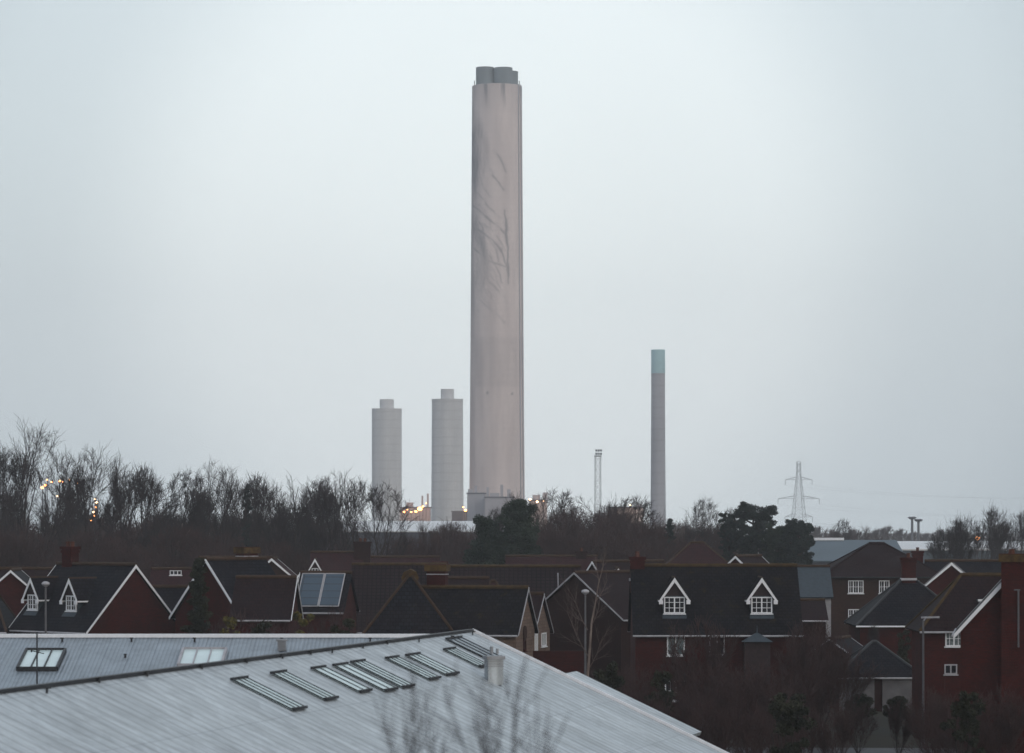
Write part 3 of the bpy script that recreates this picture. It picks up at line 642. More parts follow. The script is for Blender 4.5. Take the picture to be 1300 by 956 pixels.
def bare_tree(seed, H=20, clear=.18, limbs=4, depth=8, decay=.85, ang=24, up=.10, wind=(0, 0, 0), droop=0, stems=1, side=3, twig=.016, open_=38, wide=.40, env=True):
    """a leafless tree that keeps forking into ever finer limbs; returns (trunk and main limbs, finer branches and twigs)"""
    g = random.Random(seed); wv = Vector(wind); T = [[], [], [], []]; C = [[], [], [], []]
    l0 = H * (1 - clear) / sum(decay ** k for k in range(depth)) * 1.22
    zc = H * (clear + (1 - clear) * .42); jit = [g.uniform(.86, 1.1) for _ in range(24)]
    def out(q):
        if not env: return False
        a_ = jit[int((math.atan2(q.y, q.x) + math.pi) / 6.2832 * 23.9)]
        x = math.hypot(q.x - wv.x * max(0, q.z) * .25, q.y) / (H * wide * a_); z = (q.z - zc) / ((H - zc) if q.z > zc else zc * 1.05)
        return x * x + z * z > 1
    def seg(A, p, q, r0, r1):
        A[0].append(tuple(p)); A[1].append(tuple(q)); A[2].append(r0); A[3].append(r1)
    def rec(p, d, l, r, k):
        A = T if k <= 2 else C
        for h_ in range(2):
            d = (d + rand_perp(d, g) * .06 + Vector((0, 0, up - droop * max(0, k - 3) * .16)) + wv * (.03 + .02 * k)).normalized()
            q = p + d * l * .5; seg(A, p, q, r, r * .9); p = q; r *= .9
            if k >= depth - 5:
                for j in range(g.randint(1, side) if not out(q) else 1):
                    t_ = g.random(); o = q - d * l * .5 * t_; sd_ = (d * .75 + rand_perp(d, g) * g.uniform(.4, .8) + Vector((0, 0, up - droop * .6)) + wv * .15).normalized()
                    ll = l * g.uniform(.5, 1.0); m_ = o + sd_ * ll * .5; seg(C, o, m_, twig * 1.1, twig * .9)
                    e_ = m_ + (sd_ + rand_perp(sd_, g) * .2 + Vector((0, 0, up - droop * .5))).normalized() * ll * .5; seg(C, m_, e_, twig * .9, twig * .6)
        if k >= depth or (k > 2 and out(p)): return
        n = 2 if g.random() < .72 else 3
        for j in range(n):
            a_ = R(ang) * (g.uniform(.25, .6) if j == 0 else g.uniform(.8, 1.35))
            nd = (d * math.cos(a_) + rand_perp(d, g) * math.sin(a_)).normalized()
            rec(p, nd, l * decay * g.uniform(.82, 1.12) * (1.04 if j == 0 else .9), max(twig, r * (.8 if j == 0 else .64)), k + 1)
    for s_ in range(stems):
        tl = 0 if stems == 1 else .3
        d = Vector((g.gauss(0, tl + .03), g.gauss(0, tl + .03), 1)).normalized(); p = Vector((g.gauss(0, .03), g.gauss(0, .03), 0))
        r = H * .0145 / stems ** .4
        seg(T, p - Vector((0, 0, .3)), p, r * 1.5, r)
        for i in range(3):
            d = (d + rand_perp(d, g) * .04 + wv * .03).normalized(); q = p + d * H * clear / 3; seg(T, p, q, r, r * .93); p = q; r *= .93
        nl = max(1, round(limbs / stems)) if stems > 1 else limbs
        a0 = g.uniform(0, 6.28)
        rec(p, d, l0 * 1.05, r * .8, 1)
        for j in range(nl):
            az = a0 + j * 2.4; tt = g.uniform(.0, .35) * clear * H
            o_ = p - d * tt; a_ = R(open_) * g.uniform(.7, 1.2)
            nd = (Vector((math.cos(az), math.sin(az), 0)) * math.sin(a_) + Vector((0, 0, math.cos(a_)))).normalized()
            rec(o_, nd, l0 * g.uniform(.85, 1.05), r * .55, 2)
    allz = max(q[2] for q in C[1]); k_ = H / allz
    def sc(A): return [[tuple(x * k_ for x in p) for p in A[0]], [tuple(x * k_ for x in p) for p in A[1]], A[2], A[3]]
    return segs_to_mesh('trunk', *sc(T), n=5), segs_to_mesh('crown', *sc(C), n=3)

ARCH = {}
def arch(key, H, barkm, twigm, **k):
    tm, cm = bare_tree(H=H, **k); tm.materials.append(M[barkm]); cm.materials.append(M[twigm]); ARCH[key] = (H, tm, cm); print('ARCH', key, len(cm.polygons))
arch('big1', 22, 'bark', 'twig', seed=1, limbs=7, clear=.34, wide=.235, ang=27, open_=42, side=3)
arch('big2', 22, 'bark', 'twig', seed=2, limbs=6, clear=.38, ang=26, open_=38, wide=.205, side=3)
arch('big3', 20, 'bark', 'twig', seed=3, limbs=6, clear=.4, ang=24, up=.11, open_=34, wide=.185, side=3)
arch('round', 18, 'bark', 'twig', seed=4, limbs=5, ang=28, open_=46, clear=.34, up=.07, wide=.27, side=3)
arch('slim', 18, 'bark', 'twig', seed=5, limbs=5, ang=22, up=.14, open_=28, clear=.4, wide=.145, side=3)
arch('red1', 14, 'bark', 'twig_red', seed=6, limbs=5, clear=.12, ang=27, stems=2, wide=.46)
arch('red2', 14, 'bark', 'twig_red', seed=7, limbs=5, clear=.1, ang=29, stems=2, open_=50, wide=.5)
arch('birch', 17, 'bark_pale', 'twig', seed=8, limbs=5, ang=25, droop=.24, wind=(.3, 0, 0), clear=.36, up=.15, twig=.014, wide=.19, side=3)
arch('wind', 16, 'bark', 'twig', seed=9, limbs=8, ang=25, wind=(.2, 0, 0), clear=.2, stems=2, open_=48, wide=.38, up=.08)
arch('shrub', 6, 'bark', 'twig_red', seed=10, limbs=6, stems=6, depth=6, clear=.06, twig=.009, ang=26, side=2, env=False)
arch('shrub2', 6, 'bark', 'twig_red', seed=11, limbs=7, stems=7, depth=6, clear=.1, up=.2, twig=.009, ang=20, side=2, env=False)
arch('far', 14, 'bark', 'twig_red', seed=13, limbs=5, depth=8, clear=.15, ang=27, twig=.035, open_=48, wide=.48)
arch('pale', 15, 'bark_pale', 'twig_pale', seed=12, limbs=3, depth=7, ang=22, up=.14, twig=.012, wide=.3)
arch('near', 11, 'bark', 'twig', seed=15, limbs=2, depth=6, ang=24, up=.12, twig=.006, side=1, wide=.13, clear=.6)

def put_tree(name, key, label, px, top, Y, rz=None, group=None, wx=1.0, cat='tree'):
    H0, tm, cm = ARCH[key]; h = zat(top, Y); s_ = h / H0
    t = thing(name, label, cat, ((px - CX) * Y / F, Y, 0), rng.uniform(0, 6.28) if rz is None else rz, group)
    t.scale = (s_ * wx, s_ * wx, s_)
    for nm, me in (('trunk', tm), ('crown', cm)):
        o = bpy.data.objects.new(nm, me); COL.objects.link(o); o.parent = t
    return t

# trees that stand out in the photo: (key, px, top row, distance, width factor, label)
LEADS = [
 ('big1', 40, 524, 330, 1.0, 'tallest leafless tree at the far left with a wide rounded crown'),
 ('big2', 118, 556, 335, 1.0, 'broad leafless tree second from the left with orange lamps glimpsed below'),
 ('big3', 152, 568, 345, 0.9, 'leafless tree leaning against the right side of the broad second tree'),
 ('slim', 181, 584, 340, 0.95, 'narrow leafless tree right of the broad pair at the left'),
 ('birch', 220, 590, 345, 1.1, 'wispy leafless tree with a drooping windblown top'),
 ('big2', 275, 576, 340, 0.95, 'leafless tree with a small twiggy top left of the dark conifer'),
 ('slim', 325, 596, 345, 1.0, 'thin topped leafless tree rising just right of the dark conifer'),
 ('big3', 367, 596, 335, 1.15, 'bushy leafless tree midway between the dark conifer and the pale stemmed trees'),
 ('big1', 345, 604, 360, 0.8, 'low leafless tree crowded between the dark conifer and the bushy tree'),
 ('slim', 403, 602, 350, 1.1, 'narrow leafless tree left of the tree with a clear twin stem'),
 ('big2', 428, 588, 325, 0.85, 'upright leafless tree with clear stems in front of the white warehouse roof'),
 ('round', 456, 600, 322, 0.75, 'leafless tree with a straight clear trunk in front of the first slim tower'),
 ('round', 476, 608, 318, 1.05, 'rounded leafless tree at the foot of the leftmost tower, spreading right'),
 ('red1', 541, 648, 380, .75, 'small round leafless tree below the orange lights between the towers'),
 ('red2', 574, 654, 400, .9, 'low leafless tree at the foot of the second tower'),
 ('big2', 655, 618, 370, 1.0, 'leafless tree spiking up behind the dark cedar against the great chimney'),
 ('birch', 622, 640, 380, .8, 'thin leafless tree at the left foot of the great chimney'),
 ('round', 716, 616, 390, 1.25, 'leafless tree with a feathery rounded crown just right of the great chimney'),
 ('birch', 700, 640, 370, .8, 'pale twigged leafless tree against the right side of the cedar'),
 ('wind', 745, 634, 385, .9, 'leafless tree below the floodlight mast'),
 ('wind', 768, 622, 375, .9, 'windblown leafless tree to the left of the beige plant building'),
 ('birch', 790, 624, 365, 1.3, 'dark windblown leafless tree with a drooping crown right of the floodlight mast'),
 ('birch', 886, 627, 400, .95, 'tall pale birch right of the slender green topped stack'),
 ('pale', 868, 652, 410, .8, 'small pale birch beside the young dark fir'),
 ('birch', 920, 640, 400, .7, 'thin birch leaning on the left side of the dark pine'),
 ('birch', 1064, 656, 620, 1.0, 'pale leafless tree just right of the pylon above the grey warehouse'),
 ('red1', 1097, 662, 700, 1.1, 'hazy reddish leafless tree above the grey warehouse roof'),
 ('wind', 1210, 645, 400, .75, 'spreading leafless tree over the white warehouse roof at right'),
 ('wind', 1242, 632, 395, .9, 'tallest leafless tree at the right, with an orange light glowing through it'),
 ('wind', 1288, 637, 405, .8, 'windswept leafless tree at the right edge of the photo'),
]
for key, px, top, Y, wx, lab in LEADS:
    put_tree('bare_tree', key, lab, px, top, Y, rz=(rng.uniform(-.4, .4) if key in ('wind', 'birch') else None), wx=wx)

G1 = 'leafless trees filling the belt behind the houses on the left'
for px, top, Y, key in [(2, 560, 350, 'big2'), (75, 575, 365, 'big3'), (-25, 560, 335, 'big1'), (20, 590, 320, 'round'), (98, 600, 320, 'round'), (205, 615, 330, 'big2'), (240, 605, 350, 'big3'), (255, 595, 365, 'slim'), (296, 600, 355, 'big1'),
                        (140, 615, 318, 'round'), (180, 625, 315, 'red1'), (230, 635, 315, 'red2'), (268, 630, 320, 'red1'), (335, 625, 325, 'round'), (385, 618, 360, 'big2'), (60, 625, 310, 'red1'), (5, 640, 305, 'red2'),
                        (110, 640, 305, 'red2'), (300, 655, 310, 'red1'), (350, 655, 312, 'red2'), (400, 640, 330, 'slim'), (160, 660, 300, 'red2'), (210, 665, 300, 'red1'), (260, 665, 305, 'red2'), (40, 665, 300, 'red1'), (85, 668, 300, 'red2')]:
    put_tree('bare_tree', key, 'one of the leafless trees packed behind the roofs at left, under the taller crowns', px, top + 24, Y, group=G1)
for i in range(22):
    put_tree('bare_tree', 'far' if i % 3 else 'red1', 'one of the dense low leafless trees in the far row behind the trees at left', -20 + i * 20 + rng.uniform(-5, 5), 642 + rng.uniform(-8, 12), 430 + rng.uniform(-30, 60), group='far row of trees behind the left belt')
G2 = 'low leafless trees in the middle of the belt'
for px, top, Y, key in [(405, 688, 330, 'red1'), (440, 686, 345, 'red2'), (480, 682, 335, 'red1'), (515, 678, 350, 'red2'), (548, 672, 340, 'red1'), (580, 672, 350, 'red2'), (610, 662, 360, 'red1'), (700, 655, 350, 'red1'), (725, 648, 360, 'red2'),
                        (750, 655, 345, 'red1'), (775, 650, 355, 'red2'), (805, 655, 350, 'red1'), (815, 668, 340, 'red2'), (838, 672, 460, 'red1'), (690, 672, 330, 'red2'), (730, 675, 325, 'red1'), (765, 675, 330, 'red2'), (800, 680, 325, 'red1'), (860, 668, 420, 'red2'),
                        (890, 664, 440, 'red1'), (905, 672, 400, 'red2'), (830, 690, 320, 'red1'), (865, 690, 330, 'red2')]:
    put_tree('bare_tree', key, 'one of the low reddish brown leafless trees massed between the towers and the house ridges', px, top - (13 if px > 680 else 6), Y, group=G2)
G3 = 'hazy far trees along the right skyline'
for px, top, Y, key in [(1040, 664, 1007, 'far'), (1055, 668, 979, 'far'), (1080, 668, 1064, 'far'), (1115, 668, 1036, 'far'), (1128, 664, 1064, 'far'), (1145, 668, 1120, 'far'), (1162, 672, 1092, 'far'), (1178, 674, 1148, 'far'), (1195, 668, 979, 'far'), (1030, 672, 1092, 'far'),
                        (1105, 674, 1148, 'far'), (1210, 664, 1064, 'far'), (1270, 660, 979, 'far')]:
    put_tree('bare_tree', key, 'one of the pale hazy leafless trees along the skyline right of the pylon', px, top, Y, group=G3)

# brown thickets in front of the houses at right
G4 = 'leafless brown shrubs in front of the houses'
k_ = 0
for px, top, Y, key in [(765, 832, 160, 'shrub'), (800, 838, 165, 'shrub2'), (876, 846, 168, 'shrub2'), (893, 776, 166, 'shrub2'), (918, 822, 160, 'shrub'), (950, 834, 158, 'shrub'), (985, 822, 160, 'shrub'), (1012, 785, 170, 'shrub2'), (1040, 782, 175, 'shrub2'), (1062, 805, 180, 'shrub'),
                        (985, 855, 150, 'shrub'), (930, 860, 150, 'shrub2'), (884, 862, 150, 'shrub'), (834, 872, 152, 'shrub'), (1030, 845, 160, 'shrub2'), (800, 860, 150, 'shrub'), (1180, 868, 150, 'shrub2'), (1240, 860, 140, 'shrub'), (1275, 865, 138, 'shrub2'), (1090, 880, 160, 'shrub'),
                        (1140, 885, 158, 'shrub2'), (960, 880, 142, 'shrub'), (900, 885, 140, 'shrub2'), (1010, 885, 145, 'shrub'), (1060, 890, 145, 'shrub2'), (1210, 895, 138, 'shrub')]:
    put_tree('bare_shrub', key, 'one of the tangled leafless brown shrubs filling the gardens below the houses at right', px, top, Y, group=G4, cat='shrub')
for px, top, Y, key in [(300, 770, 170, 'shrub2'), (345, 765, 172, 'shrub'), (430, 765, 175, 'shrub2'), (465, 790, 168, 'shrub'), (520, 798, 160, 'shrub2')]:
    put_tree('bare_shrub', key, 'one of the leafless shrubs standing between the ribbed metal roof and the houses', px, top, Y, group='leafless shrubs behind the ribbed metal roof', cat='shrub')
put_tree('bare_tree', 'slim', 'small pale stemmed tree standing before the garage with the hipped roof', 1108, 790, 206, wx=.7)

put_tree('bare_tree', 'near', 'soft out of focus leafless tree tips close in front of the nearest metal roof', 615, 800, 23, wx=.62)
put_tree('bare_tree', 'near', 'blurred bare tree tip crossing the lower middle of the nearest metal roof', 500, 818, 25, rz=2, wx=.5)
# slender sapling in front
def sapling():
    t = thing('birch_sapling', 'slender pale birch sapling rising past the end of the nearest metal roof', 'tree', (at(745, 860, 150).x, 150, 0))
    pts = [(745, 905), (746, 860), (749, 820), (751, 790), (756, 765), (760, 740), (765, 722)]
    b = [at(px, py, 150) - t.location for px, py in pts]
    T = MB()
    for i in range(len(b) - 1): T.tube(b[i], b[i + 1], .085 - .012 * i, .085 - .012 * (i + 1), 6)
    T.tube(b[0], (b[0].x, b[0].y, -.1), .1, .12, 6)
    T.build('trunk', M['bark_pale'], t)
    g = random.Random(5); A = [[], [], [], []]
    def br(p, d, l, r, lv):
        for i in range(4):
            d = (d + rand_perp(d, g) * .12 + Vector((0, 0, .05))).normalized(); q = p + d * l / 4
            A[0].append(tuple(p)); A[1].append(tuple(q)); A[2].append(r); A[3].append(r * .8); p = q; r *= .8
            if lv < 3:
                for k in range(2): br(p, (d + rand_perp(d, g) * .6).normalized(), l * .5, r * .6, lv + 1)
    for px, py, dx, l in ((746, 800, -1, 1.9), (748, 835, -1.2, 2.4), (750, 795, 1, 1.4), (757, 762, 1, 1.0), (761, 740, -.6, .9), (747, 850, 1.1, 1.8), (764, 724, .3, .8)):
        br(at(px, py, 150) - t.location, Vector((dx, g.uniform(-.3, .3), 1.5)).normalized(), l, .03, 1)
    me = segs_to_mesh('crown', *A, n=4); me.materials.append(M['twig_pale']); o = bpy.data.objects.new('crown', me); COL.objects.link(o); o.parent = t
sapling()

# ---- evergreens: needle or leaf clumps spread through the crown's volume
def leaf_mesh(name, cen, rad, n_each, size, seed, flat=1.0):
    g = np.random.default_rng(seed); cen = np.asarray(cen, float); rad = np.asarray(rad, float)
    K = len(cen) * n_each; c = np.repeat(cen, n_each, 0); r = np.repeat(rad, n_each, 0)
    d = g.normal(size=(K, 3)); d /= np.linalg.norm(d, axis=1, keepdims=True); d *= g.random((K, 1)) ** .45
    d[:, 2] *= flat; p = c + d * r[:, None]
    a = g.normal(size=(K, 3)); a /= np.linalg.norm(a, axis=1, keepdims=True)
    b = np.cross(a, g.normal(size=(K, 3))); b /= np.linalg.norm(b, axis=1, keepdims=True)
    s_ = size * g.uniform(.6, 1.4, (K, 1))
    V = np.stack([p - a * s_, p + b * s_ * .45, p + a * s_, p - b * s_ * .45], 1).reshape(-1, 3)
    return raw_mesh(name, V, np.arange(K * 4).reshape(-1, 4))
def evergreen(name, label, px, top, Y, wpx, kind, leafm, seed, base_py=None, cat='tree', group=None):
    g = random.Random(seed); h = zat(top, Y); wd_ = wpx * Y / F / 2
    t = thing(name, label, cat, ((px - CX) * Y / F, Y, 0), 0, group)
    T = [[], [], [], []]
    def sg(p, q, a, b): T[0].append(tuple(p)); T[1].append(tuple(q)); T[2].append(a); T[3].append(b)
    cen, rad = [], []
    if kind == 'fir':
        sg((0, 0, -.2), (0, 0, h * .97), h * .014, .03)
        for i in range(46):
            f = (i + .5) / 46; z = h * (.12 + .86 * f); ln_ = wd_ * (1 - f) ** .8 * g.uniform(.75, 1.15) + .15
            az = i * 2.39; q = Vector((math.cos(az) * ln_, math.sin(az) * ln_, z - ln_ * .1)); sg((0, 0, z), q, .05, .02)
            for k in range(4):
                u_ = (k + .6) / 4; cen.append((q.x * u_, q.y * u_, z - ln_ * .1 * u_ + g.uniform(-.1, .1))); rad.append(.22 + ln_ * .16)
        ne, sz, fl = 80, .11, .6
    elif kind in ('pine', 'cedar'):
        p = Vector((0, 0, -.2)); d = Vector((0, 0, 1)); r = h * .02; path = [p.copy()]
        for i in range(7):
            q = p + (d + Vector((g.uniform(-.1, .12), g.uniform(-.1, .1), 0))) * h * .13; sg(p, q, r, r * .85); p = q; r *= .85; path.append(p.copy())
        nb = 42 if kind == 'pine' else 50; low = .35 if kind == 'pine' else .2
        for i in range(nb):
            f = low + (1 - low) * (i + g.random()) / nb; z = h * .93 * f
            k = min(int(f * 6.9), 6); b0 = path[k].lerp(path[k + 1], f * 7 - k if f * 7 - k < 1 else 1)
            az = i * 2.39 + g.uniform(-.5, .5); prof = math.sin(math.pi * min(1, max(.08, (1.08 - f) / (1.08 - low)) ** .75)) ** .55 if kind == 'pine' else (1.05 - f) ** .55 * 1.05
            ln_ = wd_ * prof * g.uniform(.65, 1.12)
            q = b0 + Vector((math.cos(az) * ln_, math.sin(az) * ln_, ln_ * (.28 if kind == 'pine' else .05) + h * .02)); sg(b0, q, .12, .04)
            for u_ in (.45, .7, .95):
                for j in range(2):
                    cen.append(tuple(b0.lerp(q, u_) + Vector((g.uniform(-.5, .5), g.uniform(-.5, .5), g.uniform(-.1, .4))))); rad.append(g.uniform(.55, 1.0) * wd_ / 3.9)
        ne, sz, fl = 190, .115, .7
    else:   # bush: clump of leaves on several stems
        for i in range(6):
            q = Vector((g.uniform(-.5, .5) * wd_, g.uniform(-.4, .4) * wd_, h * g.uniform(.5, .8))); sg((q.x * .2, q.y * .2, -.1), q, .06, .02)
        n_ = 46
        for i in range(n_):
            a_ = g.uniform(0, 6.28); f = g.random() ** .8; zz = g.uniform(.15, 1)
            rr = wd_ * math.sqrt(max(0, 1 - (max(0, zz - .35) / .68) ** 2)) * f * .9
            cen.append((math.cos(a_) * rr, math.sin(a_) * rr * .8, (h - wd_ * .16) * zz)); rad.append(wd_ * g.uniform(.14, .27))
        ne, sz, fl = 120, .085, .85
    tm = segs_to_mesh('trunk', *T, n=6); tm.materials.append(M['bark'])
    lm = leaf_mesh('crown', cen, rad, ne, sz, seed, fl); lm.materials.append(M[leafm])
    for nm, me in (('trunk' if kind != 'bush' else 'stems', tm), ('crown' if kind != 'bush' else 'foliage', lm)):
        o = bpy.data.objects.new(nm, me); COL.objects.link(o); o.parent = t
    return t
evergreen('conifer_tree', 'dark narrow conifer standing among the leafless trees at left', 314, 612, 342, 24, 'fir', 'needle_blue', 21)
evergreen('cedar_tree', 'big dark green evergreen at the foot of the great chimney', 654, 624, 300, 92, 'cedar', 'needle', 22)
evergreen('cedar_tree', 'lower dark evergreen merging with the left side of the big one below the great chimney', 618, 648, 304, 74, 'cedar', 'needle', 32)
evergreen('fir_tree', 'young dark fir at the foot of the slender green topped stack', 850, 657, 345, 34, 'fir', 'needle_blue', 23)
evergreen('pine_tree', 'dark spreading pine standing highest left of the pylon', 960, 633, 350, 58, 'pine', 'needle_blue', 24)
evergreen('pine_tree', 'slim dark pine leaning at the left of the spreading one', 925, 642, 352, 20, 'pine', 'needle_blue', 25)
evergreen('pine_tree', 'dark rounded pine directly under the pylon', 1012, 654, 345, 42, 'pine', 'needle_blue', 26)
evergreen('pine_tree', 'low dark pine filling the gap between the spreading pine and the rounded one', 985, 662, 347, 44, 'pine', 'needle', 27)
evergreen('cypress_tree', 'dark cypress hiding the left part of the gable with the white verge', 252, 706, 176, 48, 'fir', 'leaf_dark', 28)
evergreen('garden_bush', 'yellow flecked evergreen bush behind the ribbed metal roof below the white verge', 288, 778, 150, 56, 'bush', 'leaf_yel', 29, cat='bush')
evergreen('garden_bush', 'yellow flecked evergreen bush below the solar panels', 385, 770, 152, 50, 'bush', 'leaf_yel', 30, cat='bush')
evergreen('garden_bush', 'dark evergreen bush between the two yellow flecked bushes', 338, 786, 154, 70, 'bush', 'leaf_dark', 33, cat='bush')
evergreen('garden_bush', 'dark evergreen bush to the right of the yellow flecked bush below the solar panels', 440, 784, 156, 70, 'bush', 'leaf_dark', 34, cat='bush')
evergreen('garden_bush', 'dark round bush behind the garage with the hipped roof', 1146, 800, 207, 34, 'bush', 'leaf_dark', 31, cat='bush')
evergreen('garden_bush', 'dark bush under the twin dormer house near the birch sapling', 775, 838, 152, 70, 'bush', 'leaf_dark', 35, cat='bush')
evergreen('garden_bush', 'dark bush hugging the red wall below the twin dormer house', 835, 846, 155, 60, 'bush', 'leaf_dark', 36, cat='bush')
evergreen('garden_bush', 'dark bush at the foot of the brick gable at the right edge', 1225, 872, 135, 70, 'bush', 'leaf_dark', 37, cat='bush')
evergreen('garden_bush', 'dark bush in the lower middle of the brown thicket', 1000, 878, 135, 90, 'bush', 'leaf_dark', 38, cat='bush')

evergreen('garden_bush', 'low dark bush in front of the left garage door', 1092, 880, 190, 46, 'bush', 'leaf_dark', 41, cat='bush')
evergreen('garden_bush', 'low dark bush in front of the right garage door', 1138, 884, 188, 40, 'bush', 'leaf_dark', 42, cat='bush')
# ------------------------------------------------------------------ warehouses behind the houses
M['wh_white'] = mat('pale_profiled_roof', (.62, .64, .66), .5, var=.08, scale=.1)
M['wh_grey'] = mat('blue_grey_cladding', (.07, .10, .125), .6, var=.12, scale=.15)
M['wh_wall'] = mat('slate_grey_cladding', (.07, .08, .105), .6, var=.12, scale=.15)
M['corr'] = coursed('corrugated_sheet', (.5, .52, .54), (.28, .3, .32), (.08, .09, .1), .7, 40, .12, stain_amt=.1, offset=0)
def warehouse(label, px0, px1, Y, top, eave, depth, roofm, wallm, trim=None):
    X0, X1 = (px0 - CX) * Y / F, (px1 - CX) * Y / F; z1 = zat(top, Y + depth / 2); z0 = zat(eave, Y)
    t = thing('warehouse', label, 'warehouse', ((X0 + X1) / 2, Y, 0)); w_ = (X1 - X0) / 2
    q = MB(); q.slab([(-w_ - .3, -.3, z0), (w_ + .3, -.3, z0), (w_ + .3, depth / 2, z1), (-w_ - .3, depth / 2, z1)], .2)
    q.slab([(w_ + .3, depth + .3, z0), (-w_ - .3, depth + .3, z0), (-w_ - .3, depth / 2, z1), (w_ + .3, depth / 2, z1)], .2); ro = q.build('roof', M[roofm], t)
    if trim:
        q = MB(); q.beam((trim[0] * w_, depth / 2, z1 + .12), (trim[1] * w_, depth / 2, z1 + .12), 1.2, .35); q.build('ridge_rooflight', M['white'], ro)
    q = MB()
    for p in ([(-w_, 0, 0), (w_, 0, 0), (w_, 0, z0 - .2), (-w_, 0, z0 - .2)], [(w_, depth, 0), (-w_, depth, 0), (-w_, depth, z0 - .2), (w_, depth, z0 - .2)],
              [(w_, 0, 0), (w_, depth, 0), (w_, depth, z0 - .2), (w_, depth / 2, z1 - .25), (w_, 0, z0 - .2)], [(-w_, depth, 0), (-w_, 0, 0), (-w_, 0, z0 - .2), (-w_, depth / 2, z1 - .25), (-w_, depth, z0 - .2)]): q.poly(p)
    q.build('wall', M[wallm], t)
    return t
warehouse('long white roofed warehouse seen through the leafless trees left of the great chimney', 405, 600, 480, 661.5, 674, 34, 'wh_white', 'wh_wall')
warehouse('blue grey warehouse with a white ridge strip behind the three storey block', 1018, 1150, 420, 685.5, 712, 26, 'wh_grey', 'wh_wall', (-.85, .0))
warehouse('white roofed warehouse behind the spreading leafless tree at right', 1143, 1330, 450, 687, 697, 30, 'wh_white', 'wh_grey')
warehouse('small shed with striped corrugated roof beside the young fir', 806, 846, 430, 684, 695, 12, 'corr', 'wh_wall')

# ------------------------------------------------------------------ the power station
M['conc2'] = mat('tower_concrete', (.50, .515, .53), .95, var=.06, scale=.05)
M['green_cap'] = mat('green_band_paint', (.36, .55, .60), .85, var=.12, scale=.1)
M['flue'] = mat('flue_lining', (.14, .17, .19), .8, var=.15, scale=.1)
M['plant'] = mat('plant_cladding', (.36, .36, .40), .8, var=.12, scale=.04)
M['plant_beige'] = mat('beige_cladding', (.46, .40, .37), .8, var=.1, scale=.05)
M['plant_dark'] = mat('dark_plant', (.08, .085, .11), .8, var=.15, scale=.05)

def concrete_shaft_material(c_lo=(.52, .455, .45), c_hi=(.67, .59, .575), nm='stained_concrete', ring=.11, depth_=.955):
    m = bpy.data.materials.new(nm); m.use_nodes = True; nt = m.node_tree; N = nt.nodes; L = nt.links; b = N['Principled BSDF']
    b.inputs['Roughness'].default_value = .95; b.inputs['Specular IOR Level'].default_value = .15
    tc = N.new('ShaderNodeTexCoord'); mp = N.new('ShaderNodeMapping'); mp.inputs['Scale'].default_value = (.25, .25, .03)
    nz = N.new('ShaderNodeTexNoise'); nz.inputs['Scale'].default_value = 1; nz.inputs['Detail'].default_value = 5
    L.new(tc.outputs['Object'], mp.inputs[0]); L.new(mp.outputs[0], nz.inputs['Vector'])
    r = N.new('ShaderNodeValToRGB'); r.color_ramp.elements[0].position = .3; r.color_ramp.elements[1].position = .7
    r.color_ramp.elements[0].color = (*c_lo, 1); r.color_ramp.elements[1].color = (*c_hi, 1)
    L.new(nz.outputs['Fac'], r.inputs[0])
    wv = N.new('ShaderNodeTexWave'); wv.bands_direction = 'Z'; wv.inputs['Scale'].default_value = ring; wv.inputs['Distortion'].default_value = .0
    L.new(tc.outputs['Object'], wv.inputs['Vector'])
    mr = N.new('ShaderNodeMapRange'); mr.inputs['From Max'].default_value = .12; mr.inputs['To Min'].default_value = depth_; L.new(wv.outputs['Fac'], mr.inputs['Value'])
    mx = N.new('ShaderNodeMix'); mx.data_type = 'RGBA'; mx.blend_type = 'MULTIPLY'; mx.inputs['Factor'].default_value = 1
    L.new(r.outputs[0], mx.inputs['A']); L.new(mr.outputs[0], mx.inputs['B'])
    at_ = N.new('ShaderNodeAttribute'); at_.attribute_name = 'stain'
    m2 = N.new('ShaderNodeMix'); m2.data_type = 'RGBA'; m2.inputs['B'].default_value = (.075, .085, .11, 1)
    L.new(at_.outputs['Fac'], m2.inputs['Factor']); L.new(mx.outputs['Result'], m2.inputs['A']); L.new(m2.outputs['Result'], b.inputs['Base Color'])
    return m
M['shaft'] = concrete_shaft_material()
M['conc2'] = concrete_shaft_material((.49, .50, .52), (.59, .60, .615), 'pale_tower_concrete', .07, .9)
M['stack_conc'] = concrete_shaft_material((.30, .31, .35), (.38, .39, .43), 'grey_stack_concrete', .07, .9)

